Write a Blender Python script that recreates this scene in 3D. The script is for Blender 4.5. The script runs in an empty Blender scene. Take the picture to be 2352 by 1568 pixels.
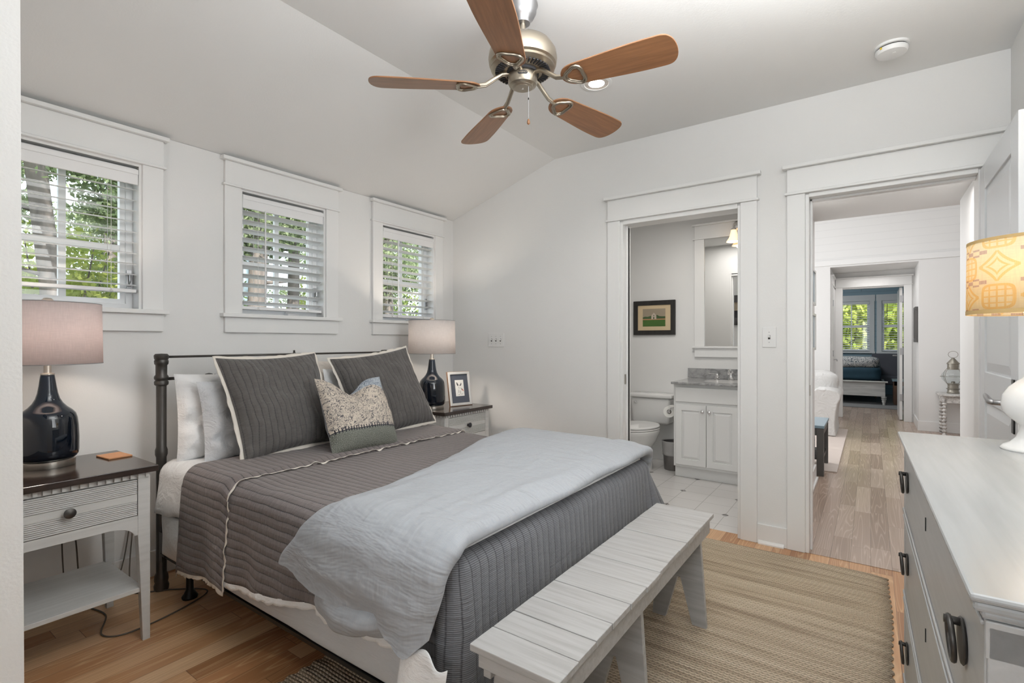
import bpy, math, random
from mathutils import Matrix, Vector, noise
PI = math.pi
S = bpy.context.scene
C = S.collection
random.seed(4)
# ---------------------------------------------------------------- camera
cam_data = bpy.data.cameras.new('camera')
cam_data.sensor_width = 36.0
cam_data.lens = 1156.0 / 2352.0 * 36.0
cam_data.clip_start = 0.05
cam = bpy.data.objects.new('camera', cam_data)
C.objects.link(cam)
YAW = math.atan2(824.0, 1156.0)            # window wall runs along +X, bathroom wall along Y
cam.location = (0, 0, 1.2)
cam.rotation_euler = (PI / 2, 0, YAW - PI / 2)
S.camera = cam
# ---------------------------------------------------------------- world, sun, exposure
S.view_settings.view_transform = 'Standard'
S.view_settings.look = 'None'
S.view_settings.exposure = 0.0
S.view_settings.gamma = 1.0
S.view_settings.use_curve_mapping = False
S.cycles.max_bounces = 8
S.cycles.diffuse_bounces = 4
S.cycles.glossy_bounces = 4
S.cycles.transmission_bounces = 6
S.cycles.transparent_max_bounces = 12
S.cycles.caustics_reflective = False
S.cycles.caustics_refractive = False
S.cycles.sample_clamp_indirect = 4.0
W = bpy.data.worlds.new('world')
S.world = W
W.use_nodes = True
bg = W.node_tree.nodes['Background']
bg.inputs[0].default_value = (0.80, 0.90, 1.0, 1)
bg.inputs[1].default_value = 3.0


def light(name, kind, loc, power, color=(1, 1, 1), size=None, size_y=None, direction=None, spot=None, blend=0.5, radius=None):
    d = bpy.data.lights.new(name, kind)
    d.energy = power
    d.color = color
    if kind == 'AREA':
        d.shape = 'RECTANGLE'
        d.size = size
        d.size_y = size_y or size
    if kind == 'SPOT':
        d.spot_size = spot
        d.spot_blend = blend
    if radius is not None and kind in ('POINT', 'SPOT'):
        d.shadow_soft_size = radius
    o = bpy.data.objects.new(name, d)
    C.objects.link(o)
    o.location = loc
    if direction:
        o.rotation_euler = Vector(direction).to_track_quat('-Z', 'Y').to_euler()
    return o


sun = light('sun', 'SUN', (0, 0, 10), 9.0, (1.0, 0.95, 0.85), direction=(0.35, 0.75, -0.75))
sun.data.angle = 0.02
# added area fill lights, out of view and without any window or fixture
def soft(*a, **k):
    o = light(*a, **k)
    return o
soft('rear_fill_light', 'AREA', (-1.4, 0.0, 1.5), 8.5, (0.96, 0.985, 1.0), 1.6, 1.4, (1, 0.0, 0.0)).data.spread = 1.4  # added fill behind the camera; the back wall has no window
soft('ceiling_bounce_fill', 'AREA', (0.95, 0.28, 2.20), 38, (0.96, 0.985, 1.0), 1.1, 1.1, (0.0, 0.0, 1.0))  # added upward fill that brightens the ceiling; no lamp hangs there
soft('ceiling_bounce_fill', 'AREA', (1.45, -0.14, 2.20), 19, (0.96, 0.985, 1.0), 1.1, 0.7, (0.0, 0.0, 1.0))
soft('side_fill_light', 'AREA', (1.35, -0.5, 1.70), 9, (0.96, 0.985, 1.0), 1.1, 1.3, (0.25, 1, 0.06)).data.spread = 1.55  # added fill above the dresser; that wall is solid
soft('bath_ceiling_fill', 'AREA', (3.95, 1.2, 2.38), 12.0, (1.0, 0.97, 0.93), 0.7, 0.7, (0, 0, -1)).visible_glossy = False  # this and the fills below are added to brighten the adjoining rooms
soft('hall_ceiling_fill', 'AREA', (4.2, -0.05, 2.21), 8, (1.0, 0.97, 0.95), 0.5, 0.8, (0, 0, -1)).visible_glossy = False
soft('living_side_fill', 'AREA', (6.8, 2.8, 1.8), 70, (0.98, 0.985, 1.0), 2.6, 2.0, (0.1, -1, 0))  # added side fill; the living room's left wall is solid
soft('living_ceiling_fill', 'AREA', (6.6, 0.0, 3.25), 42, (0.98, 0.985, 1.0), 2.0, 2.0, (0.15, 0, -1))
soft('far_bedroom_fill', 'AREA', (11.2, 1.2, 2.4), 45, (0.95, 0.98, 1.0), 1.6, 1.6, (0.5, -0.3, -0.6))
soft('vestibule_fill', 'AREA', (9.15, 0.0, 2.2), 3, (1.0, 0.97, 0.95), 0.5, 0.5, (0, 0, -1))


# ================================================================ helpers
class NT:
    """tiny node builder"""
    def __init__(s, name):
        s.mat = bpy.data.materials.new(name)
        s.mat.use_nodes = True
        s.t = s.mat.node_tree
        s.b = s.t.nodes['Principled BSDF']

    def n(s, typ, **kw):
        nd = s.t.nodes.new(typ)
        for k, v in kw.items():
            if k.startswith('_'):
                setattr(nd, k[1:], v)
        for k, v in kw.items():
            if not k.startswith('_'):
                key = k.replace('__', ' ')
                s.put(nd.inputs[key] if not key.isdigit() else nd.inputs[int(key)], v)
        return nd

    def put(s, inp, v):
        if isinstance(v, bpy.types.NodeSocket):
            s.t.links.new(v, inp)
        elif v is not None:
            if isinstance(v, tuple) and len(v) == 3 and inp.type == 'RGBA':
                v = v + (1,)
            inp.default_value = v

    def m(s, op, a, b=None, c=None, clamp=False):
        nd = s.t.nodes.new('ShaderNodeMath')
        nd.operation = op
        nd.use_clamp = clamp
        s.put(nd.inputs[0], a)
        if b is not None:
            s.put(nd.inputs[1], b)
        if c is not None:
            s.put(nd.inputs[2], c)
        return nd.outputs[0]

    def mix(s, f, a, b, blend='MIX'):
        nd = s.t.nodes.new('ShaderNodeMix')
        nd.data_type = 'RGBA'
        nd.blend_type = blend
        s.put(nd.inputs[0], f)
        s.put(nd.inputs[6], a)
        s.put(nd.inputs[7], b)
        return nd.outputs[2]

    def ramp(s, f, stops):
        nd = s.t.nodes.new('ShaderNodeValToRGB')
        els = nd.color_ramp.elements
        while len(els) < len(stops):
            els.new(0.5)
        for e, (p, col) in zip(els, stops):
            e.position = p
            e.color = tuple(col) + (1,) if len(col) == 3 else col
        s.put(nd.inputs[0], f)
        return nd.outputs[0]

    def coord(s, kind='Object'):
        if not hasattr(s, 'tc'):
            s.tc = s.t.nodes.new('ShaderNodeTexCoord')
        return s.tc.outputs[kind]

    def sep(s, v):
        return s.n('ShaderNodeSeparateXYZ', Vector=v).outputs

    def scale(s, v, sc):
        return s.n('ShaderNodeMapping', Vector=v, Scale=sc).outputs[0]

    def noise(s, v, scale=5.0, detail=2.0, rough=0.5, dist=0.0):
        return s.n('ShaderNodeTexNoise', Vector=v, Scale=scale, Detail=detail, Roughness=rough, Distortion=dist).outputs[0]

    def bump(s, h, strength=0.3, dist=0.01, normal=None):
        nd = s.n('ShaderNodeBump', Height=h, Strength=strength, Distance=dist)
        if normal is not None:
            s.put(nd.inputs['Normal'], normal)
        return nd.outputs[0]

    def set(s, **kw):
        for k, v in kw.items():
            s.put(s.b.inputs[k.replace('__', ' ')], v)
        return s.mat


def simple(name, col, rough=0.5, metal=0.0, var=0.04, bump=0.0, bscale=200.0, **kw):
    t = NT(name)
    if var:
        f = t.noise(t.coord(), 6.0, 3.0)
        lo = tuple(max(0, c * (1 - var)) for c in col)
        hi = tuple(min(1, c * (1 + var)) for c in col)
        t.set(Base__Color=t.mix(f, lo, hi))
    else:
        t.set(Base__Color=tuple(col))
    if bump:
        t.set(Normal=t.bump(t.noise(t.coord(), bscale, 2.0), bump, 0.002))
    t.set(Roughness=rough, Metallic=metal)
    return t.set(**kw)


M = {}
M['wall'] = simple('wall_paint', (0.80, 0.797, 0.785), 0.6, var=0.008, bump=0.25, bscale=160)
M['ceil'] = simple('ceiling_paint', (0.80, 0.80, 0.79), 0.7, var=0.008, bump=0.2, bscale=120)
M['trim'] = simple('trim_paint', (0.83, 0.83, 0.82), 0.32, var=0.005)
M['door'] = simple('door_paint', (0.72, 0.74, 0.76), 0.3, var=0.01)
M['vinyl'] = simple('window_vinyl', (0.88, 0.885, 0.89), 0.35, var=0.0)
M['slat'] = simple('blind_slat', (0.84, 0.84, 0.84), 0.4, var=0.0)
M['cord'] = simple('cord_white', (0.75, 0.75, 0.73), 0.7, var=0.0)
M['iron'] = simple('dark_iron', (0.085, 0.08, 0.075), 0.42, metal=0.75, var=0.25, bump=0.15, bscale=60)
M['black'] = simple('black_metal', (0.02, 0.02, 0.02), 0.35, metal=0.6, var=0.0)
M['nickel'] = simple('brushed_nickel', (0.62, 0.58, 0.52), 0.3, metal=1.0, var=0.02)
M['steel'] = simple('satin_steel', (0.42, 0.42, 0.43), 0.42, metal=1.0, var=0.02)
M['bronze'] = simple('antique_brass', (0.42, 0.37, 0.30), 0.34, metal=1.0, var=0.06)
M['chrome'] = simple('chrome', (0.85, 0.85, 0.86), 0.08, metal=1.0, var=0.0)
M['pewter'] = simple('old_pewter', (0.30, 0.28, 0.24), 0.4, metal=0.8, var=0.2)
M['porcelain'] = simple('porcelain', (0.78, 0.775, 0.76), 0.1, var=0.0)
M['white_gloss'] = simple('white_ceramic', (0.85, 0.845, 0.83), 0.08, var=0.0)
M['navy'] = simple('navy_glaze', (0.003, 0.006, 0.012), 0.04, var=0.1, Coat__Weight=0.3, Coat__Roughness=0.03)
M['plastic'] = simple('white_plastic', (0.80, 0.80, 0.79), 0.35, var=0.0)
M['slot'] = simple('dark_slot', (0.03, 0.03, 0.03), 0.7, var=0.0)
M['print_black'] = simple('print_black', (0.03, 0.03, 0.035), 0.6, var=0.0)
M['paper'] = simple('paper_white', (0.85, 0.84, 0.80), 0.7, var=0.0)
M['mat_grey'] = simple('slate_mat_board', (0.075, 0.085, 0.11), 0.7, var=0.0)
M['silver'] = simple('silver_frame', (0.78, 0.77, 0.75), 0.3, metal=0.5, var=0.0)
M['copper'] = simple('copper_edge', (0.35, 0.22, 0.15), 0.4, metal=0.5, var=0.3)
M['sheet'] = simple('white_sheet', (0.78, 0.785, 0.80), 0.85, var=0.02, bump=0.5, bscale=25, Sheen__Weight=0.2)
M['sham'] = simple('pale_grey_linen', (0.66, 0.67, 0.69), 0.9, var=0.05, bump=0.6, bscale=30, Sheen__Weight=0.2)
M['slip'] = simple('slipcover_linen', (0.74, 0.73, 0.71), 0.9, var=0.03, bump=0.5, bscale=20)
M['ruffle'] = simple('cream_ruffle', (0.74, 0.69, 0.62), 0.9, var=0.05, bump=0.4, bscale=80)
M['cream'] = simple('cream_cotton', (0.78, 0.70, 0.62), 0.9, var=0.03, bump=0.4, bscale=30)
M['navyback'] = simple('navy_velvet', (0.015, 0.03, 0.065), 0.8, var=0.15, Sheen__Weight=0.6)
M['box'] = simple('box_spring_cloth', (0.72, 0.73, 0.75), 0.9, var=0.02, bump=0.4, bscale=15)
M['blue_wall'] = simple('blue_wall_paint', (0.36, 0.50, 0.58), 0.6, var=0.01)
M['teal'] = simple('teal_quilt', (0.012, 0.045, 0.07), 0.8, var=0.2)
M['greyfab'] = simple('charcoal_fabric', (0.10, 0.10, 0.115), 0.9, var=0.1)
M['brownwood'] = simple('brown_wood', (0.16, 0.085, 0.05), 0.45, var=0.2)
M['greywood'] = simple('weathered_wood', (0.10, 0.095, 0.09), 0.5, var=0.25)
M['bluetop'] = simple('slate_blue_top', (0.22, 0.31, 0.37), 0.3, var=0.05)
M['rug_grey'] = simple('grey_rug', (0.22, 0.215, 0.21), 0.95, var=0.2, bump=0.5, bscale=80)
M['rug_cream'] = simple('cream_rug', (0.62, 0.54, 0.49), 0.95, var=0.05, bump=0.4, bscale=60)
M['ground'] = simple('forest_ground', (0.10, 0.12, 0.05), 0.95, var=0.5)
M['wirecord'] = simple('lamp_cord', (0.12, 0.10, 0.08), 0.6, var=0.0)
M['clearbag'] = simple('bin_liner', (0.45, 0.44, 0.43), 0.25, var=0.1, bump=0.5, bscale=20)
M['bin'] = simple('bin_metal', (0.20, 0.19, 0.185), 0.35, metal=0.6, var=0.05)
M['cardboard'] = simple('cardboard_core', (0.2, 0.13, 0.08), 0.9, var=0.0)
M['bamboo'] = simple('carved_coaster_wood', (0.50, 0.24, 0.11), 0.5, var=0.25, bump=0.6, bscale=120)
M['orange'] = simple('yellow_tag', (0.7, 0.5, 0.02), 0.5, var=0.0)


def wrinkled(name, col, sc=(9, 9, 9), strength=0.7):
    t = NT(name)
    a = t.noise(t.scale(t.coord(), sc), 1.0, 5.0, 0.55, 1.2)
    w = t.noise(t.coord(), 260.0, 1.0)
    r = t.m('ABSOLUTE', t.m('SUBTRACT', a, 0.5))
    h = t.m('ADD', t.m('MULTIPLY', r, 1.5), t.m('MULTIPLY', w, 0.05))
    return t.set(Base__Color=tuple(col), Roughness=0.95, Normal=t.bump(h, strength, 0.02), Sheen__Weight=0.1)


M['sheet'] = wrinkled('white_cotton', (0.88, 0.88, 0.88), (7, 7, 10), 0.5)
M['sham'] = wrinkled('pale_grey_cotton', (0.66, 0.67, 0.69), (8, 8, 11), 0.8)
M['cream'] = wrinkled('cream_pillow_cotton', (0.72, 0.66, 0.60), (7, 7, 9))
M['slip'] = wrinkled('slipcover_cotton', (0.66, 0.655, 0.64), (4, 8, 8), 0.8)
M['box'] = wrinkled('box_spring_cotton', (0.64, 0.65, 0.67), (2, 2, 6), 0.5)


t = NT('blind_slat_translucent')
d = t.n('ShaderNodeBsdfDiffuse', Color=(0.88, 0.88, 0.88)).outputs[0]
e = t.n('ShaderNodeBsdfTranslucent', Color=(0.85, 0.85, 0.84)).outputs[0]
ms = t.n('ShaderNodeMixShader')
ms.inputs[0].default_value = 0.45
t.put(ms.inputs[1], d)
t.put(ms.inputs[2], e)
t.t.links.new(ms.outputs[0], t.t.nodes['Material Output'].inputs[0])
M['slat_open'] = t.mat


def glass(name, col=(1, 1, 1), rough=0.0, trans=0.88):
    t = NT(name)
    tr = t.n('ShaderNodeBsdfTransparent', Color=(col[0], col[1], col[2], 1)).outputs[0]
    gl = t.n('ShaderNodeBsdfGlossy', Roughness=0.02).outputs[0]
    fr = t.m('ADD', t.m('MULTIPLY', t.m('POWER', t.n('ShaderNodeLayerWeight', Blend=0.5).outputs[1], 4.0), 0.55), 0.04)
    ms = t.n('ShaderNodeMixShader')
    t.put(ms.inputs[0], fr)
    t.put(ms.inputs[1], tr)
    t.put(ms.inputs[2], gl)
    t.t.links.new(ms.outputs[0], t.t.nodes['Material Output'].inputs[0])
    return t.mat


M['glass'] = glass('window_glass')
M['globe'] = glass('lantern_globe_glass', (0.93, 0.95, 0.95))
tm = NT('mirror_silver')
M['mirror'] = tm.set(Base__Color=(0.86, 0.86, 0.85), Metallic=1.0, Roughness=0.0)


def emit(name, col, strength):
    t = NT(name)
    return t.set(Base__Color=(0.8, 0.8, 0.8), Emission__Color=col, Emission__Strength=strength)


M['bulb'] = emit('lamp_bulb', (1.0, 0.85, 0.7), 12.0)
M['can_glow'] = emit('recessed_diffuser', (1.0, 0.95, 0.9), 5.0)
M['amber_glow'] = emit('amber_glass_lit', (1.0, 0.62, 0.28), 1.3)


def shade(name, col, glow, pattern=False):
    t = NT(name)
    lin = t.noise(t.scale(t.coord('UV'), (260, 26, 1)), 1.0, 3.0)
    lin2 = t.noise(t.scale(t.coord('UV'), (26, 300, 1)), 1.0, 3.0)
    f = t.m('MULTIPLY', lin, lin2)
    c1 = t.mix(t.m('MULTIPLY', f, 1.6, clamp=True), tuple(c * 0.86 for c in col), tuple(min(1, c * 1.08) for c in col))
    if pattern:
        u, v, _ = t.sep(t.coord('UV'))
        su = t.m('DIVIDE', u, 0.096)
        sv = t.m('DIVIDE', t.m('ADD', v, 0.03), 0.082)
        row = t.m('FLOOR', sv)
        par = t.m('MODULO', t.m('ADD', t.m('ADD', t.m('FLOOR', su), row), 40.0), 2.0)
        a = t.m('MULTIPLY', t.m('ABSOLUTE', t.m('SUBTRACT', t.m('FRACT', su), 0.5)), 2.0)
        b = t.m('MULTIPLY', t.m('ABSOLUTE', t.m('SUBTRACT', t.m('FRACT', sv), 0.5)), 2.0)
        band_ = lambda v, c0, w_: t.m('LESS_THAN', t.m('ABSOLUTE', t.m('SUBTRACT', v, c0)), w_)
        rs = t.m('POWER', t.m('ADD', t.m('POWER', a, 4.0), t.m('POWER', b, 4.0)), 0.25)
        inside = t.m('LESS_THAN', rs, 0.72)
        grid_ = t.m('MAXIMUM', t.m('MAXIMUM', band_(a, 0.0, 0.05), band_(a, 0.38, 0.045)), t.m('MAXIMUM', band_(b, 0.0, 0.05), band_(b, 0.42, 0.045)))
        sq = t.m('MAXIMUM', band_(rs, 0.76, 0.075), t.m('MULTIPLY', grid_, inside))
        rt = t.m('ADD', t.m('POWER', a, 0.75), t.m('POWER', b, 0.75))
        stz = t.m('MAXIMUM', t.m('MAXIMUM', band_(rt, 1.05, 0.10), band_(rt, 0.62, 0.09)), t.m('MULTIPLY', band_(b, 0.0, 0.05), t.m('GREATER_THAN', a, 0.75)))
        gg = t.m('ADD', t.m('MULTIPLY', sq, t.m('SUBTRACT', 1.0, par)), t.m('MULTIPLY', stz, par))
        gg = t.m('MULTIPLY', gg, t.m('ADD', 0.7, t.m('MULTIPLY', t.m('GREATER_THAN', t.m('FRACT', t.m('MULTIPLY', u, 300.0)), 0.4), 0.3)))
        # stepped purple key line between the medallions
        st = t.m('MULTIPLY', t.m('GREATER_THAN', t.m('FRACT', t.m('MULTIPLY', su, 2.0)), 0.5), 0.07)
        key = t.m('MULTIPLY', t.m('LESS_THAN', t.m('ABSOLUTE', t.m('SUBTRACT', t.m('ADD', t.m('MULTIPLY', b, 0.5), st), 0.47)), 0.03), t.m('LESS_THAN', t.m('FRACT', t.m('MULTIPLY', su, 0.5)), 0.62))
        thread = t.m('GREATER_THAN', t.m('FRACT', t.m('MULTIPLY', u, 420.0)), 0.35)
        c1 = t.mix(t.m('MULTIPLY', gg, 0.8), c1, (0.82, 0.58, 0.22))
        c1 = t.mix(t.m('MULTIPLY', t.m('MULTIPLY', key, thread), 0.8), c1, (0.42, 0.24, 0.26))
    d = t.n('ShaderNodeBsdfDiffuse', Color=c1).outputs[0]
    tr = t.n('ShaderNodeBsdfTranslucent', Color=c1).outputs[0]
    ms = t.n('ShaderNodeMixShader')
    ms.inputs[0].default_value = glow
    t.put(ms.inputs[1], d)
    t.put(ms.inputs[2], tr)
    t.t.links.new(ms.outputs[0], t.t.nodes['Material Output'].inputs[0])
    return t.mat


M['shade_pink'] = shade('pale_linen_shade', (0.82, 0.735, 0.72), 0.45)
M['shade_white'] = shade('white_linen_shade', (0.84, 0.80, 0.78), 0.40)
M['shade_yellow'] = shade('yellow_print_shade', (0.93, 0.82, 0.60), 0.5, True)
M['amber_shade'] = shade('ribbed_amber_glass', (0.92, 0.62, 0.32), 0.6)


def wood_floor(name, cols, wy=0.0925, length=1.15, gloss=0.32):
    t = NT(name)
    x, y, z = t.sep(t.coord())
    ry = t.m('DIVIDE', y, wy)
    row = t.m('FLOOR', ry)
    wn = t.n('ShaderNodeTexWhiteNoise', _noise_dimensions='1D', W=row).outputs[0]
    sx = t.m('ADD', t.m('DIVIDE', x, length), t.m('MULTIPLY', wn, 7.3))
    colm = t.m('FLOOR', sx)
    cid = t.n('ShaderNodeCombineXYZ', X=row, Y=colm).outputs[0]
    idn = t.n('ShaderNodeTexWhiteNoise', _noise_dimensions='2D', Vector=cid)
    rnd = idn.outputs[0]
    off = t.n('ShaderNodeCombineXYZ', X=t.m('MULTIPLY', rnd, 31.0), Y=t.m('MULTIPLY', rnd, 17.0)).outputs[0]
    vv = t.n('ShaderNodeVectorMath', _operation='ADD')
    t.put(vv.inputs[0], t.coord())
    t.put(vv.inputs[1], off)
    fine = t.noise(t.scale(vv.outputs[0], (3.0, 110.0, 1)), 1.0, 4.0, 0.6)
    body = t.noise(t.scale(vv.outputs[0], (0.9, 17.0, 1)), 1.0, 1.0, 0.4, 0.15)
    rings = t.m('FRACT', t.m('MULTIPLY', body, 11.0))
    rings = t.m('POWER', t.m('ABSOLUTE', t.m('SUBTRACT', t.m('MULTIPLY', rings, 2), 1)), 5.0)
    base = t.ramp(rnd, [(0.0, cols[0]), (0.35, cols[1]), (0.7, cols[2]), (1.0, cols[3])])
    c1 = t.mix(t.m('MULTIPLY', fine, 0.5), base, cols[0], 'MULTIPLY')
    c1 = t.mix(t.m('MULTIPLY', fine, 0.55), base, tuple(c * 0.55 for c in cols[1]))
    c1 = t.mix(t.m('MULTIPLY', rings, 0.30), c1, tuple(min(1, c * 1.5) for c in cols[3]))
    fy = t.m('FRACT', ry)
    fx = t.m('FRACT', sx)
    gy = t.m('LESS_THAN', t.m('MINIMUM', fy, t.m('SUBTRACT', 1.0, fy)), 0.012)
    gx = t.m('LESS_THAN', t.m('MINIMUM', fx, t.m('SUBTRACT', 1.0, fx)), 0.0012)
    gap = t.m('MAXIMUM', gy, gx)
    c1 = t.mix(t.m('MULTIPLY', gap, 0.6), c1, tuple(c * 0.3 for c in cols[0]))
    nrm = t.bump(t.m('SUBTRACT', t.m('MULTIPLY', fine, 0.3), gap), 0.25, 0.002)
    return t.set(Base__Color=c1, Roughness=gloss, Normal=nrm)


M['oak'] = wood_floor('oak_floor', [(0.36, 0.165, 0.07), (0.52, 0.26, 0.12), (0.66, 0.37, 0.185), (0.78, 0.52, 0.31)])
M['oak_daylit'] = wood_floor('daylight_paled_oak_floor', [(0.36, 0.26, 0.20), (0.46, 0.34, 0.27), (0.53, 0.41, 0.33), (0.60, 0.47, 0.38)], 0.0925, 0.75, 0.25)  # the bedroom oak again, with the hall's paler daylight put into its colours


def stretch_wood(name, col, axis_scale, rough=0.45, dark=0.6, bump=0.2, space='Object'):
    t = NT(name)
    g = t.noise(t.scale(t.coord(space), axis_scale), 1.0, 4.0, 0.6, 0.4)
    c1 = t.mix(t.ramp(g, [(0.3, (0, 0, 0)), (0.7, (1, 1, 1))]), tuple(c * dark for c in col), tuple(min(1, c * 1.1) for c in col))
    return t.set(Base__Color=c1, Roughness=rough, Normal=t.bump(g, bump, 0.002))


M['blade'] = stretch_wood('fan_blade_wood', (0.33, 0.155, 0.07), (5, 70, 1), 0.32, 0.72, 0.05, 'UV')
M['ns_paint'] = stretch_wood('grey_nightstand_paint', (0.56, 0.555, 0.54), (3, 60, 60), 0.5, 0.94)
M['ns_top'] = stretch_wood('dark_walnut_top', (0.045, 0.032, 0.027), (4, 60, 60), 0.13, 0.6, 0.05)
M['dresser'] = stretch_wood('blue_grey_dresser_paint', (0.42, 0.42, 0.415), (4, 50, 50), 0.35, 0.97, 0.02)
M['dresser_top'] = stretch_wood('dresser_top_paint', (0.33, 0.335, 0.335), (2, 30, 30), 0.22, 0.98, 0.01)
M['limewash'] = stretch_wood('limewashed_wood', (0.62, 0.60, 0.57), (40, 3, 40), 0.6, 0.75, 0.3)
M['distress'] = stretch_wood('distressed_white_paint', (0.75, 0.73, 0.70), (25, 25, 30), 0.6, 0.35, 0.4)
M['frame_black'] = stretch_wood('black_frame', (0.03, 0.028, 0.026), (30, 30, 3), 0.4, 0.6)
M['barnwood'] = stretch_wood('barnwood_frame', (0.10, 0.095, 0.095), (30, 40, 4), 0.7, 0.4, 0.5)
M['bark'] = stretch_wood('pine_bark', (0.23, 0.195, 0.175), (6, 6, 1.6), 0.95, 0.35, 0.8)

t = NT('bench_white_paint')
g = t.noise(t.scale(t.coord(), (60, 3, 60)), 1.0, 4.0, 0.6, 0.3)
g2 = t.noise(t.scale(t.coord(), (25, 12, 30)), 1.0, 5.0, 0.7)
c1 = t.mix(t.ramp(g, [(0.35, (0, 0, 0)), (0.6, (1, 1, 1))]), (0.39, 0.38, 0.37), (0.47, 0.465, 0.458))
M['bench'] = t.set(Base__Color=c1, Roughness=0.45, Normal=t.bump(t.m('ADD', g, g2), 0.35, 0.003))

t = NT('marble_vanity_top')
g = t.noise(t.coord(), 9.0, 8.0, 0.7, 1.5)
M['marble'] = t.set(Base__Color=t.ramp(g, [(0.3, (0.10, 0.10, 0.10)), (0.5, (0.33, 0.33, 0.33)), (0.7, (0.46, 0.455, 0.45))]), Roughness=0.15)

# bathroom floor tile: pale squares with small dark diamond insets
t = NT('bath_tile')
x, y, z = t.sep(t.coord())
TS = 0.205
fx = t.m('FRACT', t.m('DIVIDE', x, TS))
fy = t.m('FRACT', t.m('DIVIDE', y, TS))
ax = t.m('MINIMUM', fx, t.m('SUBTRACT', 1.0, fx))
ay = t.m('MINIMUM', fy, t.m('SUBTRACT', 1.0, fy))
line = t.m('LESS_THAN', t.m('MINIMUM', ax, ay), 0.009)
hx = t.m('FRACT', t.m('ADD', t.m('DIVIDE', x, TS * 2), 0.25))
hy = t.m('FRACT', t.m('ADD', t.m('DIVIDE', y, TS * 2), 0.25))
near0 = t.m('MULTIPLY', t.m('LESS_THAN', hx, 0.5), t.m('LESS_THAN', hy, 0.5))
dia = t.m('MULTIPLY', t.m('LESS_THAN', t.m('ADD', ax, ay), 0.13), near0)
din = t.m('MULTIPLY', t.m('GREATER_THAN', t.noise(t.coord(), 60.0, 2.0), 0.47), dia)
c1 = t.mix(t.m('MULTIPLY', line, 0.6), (0.66, 0.64, 0.62), (0.25, 0.23, 0.21))
c1 = t.mix(dia, c1, (0.42, 0.40, 0.38))
c1 = t.mix(din, c1, (0.10, 0.09, 0.085))
M['tile'] = t.set(Base__Color=c1, Roughness=0.2, Normal=t.bump(t.m('SUBTRACT', 0.0, line), 0.3, 0.002))


def stitched(name, ca, cb, spacing, pin=False, yscale=0.01, stitch=0.35, bs=0.8):
    """quilted cloth: seams at constant u, crinkles across between them"""
    t = NT(name)
    u, v, _ = t.sep(t.coord('UV'))
    wob = t.m('MULTIPLY', t.m('SUBTRACT', t.noise(t.coord('UV'), 6.0, 2.0), 0.5), spacing * 0.5)
    uu = t.m('ADD', u, wob)
    fu = t.m('FRACT', t.m('DIVIDE', uu, spacing))
    a = t.m('MINIMUM', fu, t.m('SUBTRACT', 1.0, fu))
    seam = t.m('SUBTRACT', 1.0, t.m('DIVIDE', a, 0.10, clamp=True), clamp=True)
    puff = t.m('POWER', t.m('MULTIPLY', a, 2.0), 0.5)
    cell = t.m('FLOOR', t.m('DIVIDE', uu, spacing))
    cv = t.n('ShaderNodeCombineXYZ', X=t.m('ADD', t.m('MULTIPLY', u, 22.0), t.m('MULTIPLY', cell, 3.7)), Y=t.m('MULTIPLY', v, 75.0)).outputs[0]
    crk = t.noise(cv, 1.0, 3.0, 0.6)
    h = t.m('ADD', t.m('MULTIPLY', puff, 0.9), t.m('MULTIPLY', crk, 1.0))
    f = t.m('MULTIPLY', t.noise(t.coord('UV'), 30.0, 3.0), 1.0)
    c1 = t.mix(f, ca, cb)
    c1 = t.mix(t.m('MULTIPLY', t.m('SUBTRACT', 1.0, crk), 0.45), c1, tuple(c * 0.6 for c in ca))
    if pin:
        stripe = t.m('GREATER_THAN', t.m('FRACT', t.m('DIVIDE', v, 0.0052)), 0.55)
        c1 = t.mix(t.m('MULTIPLY', stripe, 0.5), c1, (0.30, 0.31, 0.34))
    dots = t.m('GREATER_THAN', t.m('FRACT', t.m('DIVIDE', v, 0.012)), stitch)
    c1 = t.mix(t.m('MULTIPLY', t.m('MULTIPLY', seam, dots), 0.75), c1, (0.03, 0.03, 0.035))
    return t.set(Base__Color=c1, Roughness=0.95, Normal=t.bump(h, bs, 0.006), Sheen__Weight=0.15)


M['quilt'] = stitched('brown_grey_quilt', (0.175, 0.150, 0.146), (0.24, 0.205, 0.198), 0.033, stitch=0.15, bs=1.0)
M['euro'] = stitched('charcoal_quilted_sham', (0.095, 0.088, 0.084), (0.15, 0.14, 0.133), 0.030, stitch=0.15)
M['coverlet'] = stitched('pinstripe_coverlet', (0.092, 0.094, 0.102), (0.14, 0.142, 0.15), 0.036, True, stitch=0.1)

t = NT('duvet_chambray')
w1 = t.noise(t.scale(t.coord('UV'), (900, 60, 1)), 1.0, 2.0)
w2 = t.noise(t.scale(t.coord('UV'), (60, 900, 1)), 1.0, 2.0)
cr = t.noise(t.scale(t.coord('UV'), (2.2, 9, 1)), 1.0, 4.0, 0.6, 0.5)
bl = t.noise(t.coord('UV'), 3.0, 2.0)
c1 = t.mix(t.m('MULTIPLY', t.m('MULTIPLY', w1, w2), 1.6, clamp=True), (0.32, 0.35, 0.395), (0.455, 0.452, 0.448))
M['duvet'] = t.set(Base__Color=c1, Roughness=0.95, Normal=t.bump(t.m('ADD', cr, t.m('MULTIPLY', t.noise(t.scale(t.coord('UV'), (14, 4, 1)), 1.0, 3.0), 0.6)), 0.8, 0.03), Sheen__Weight=0.1)

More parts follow.
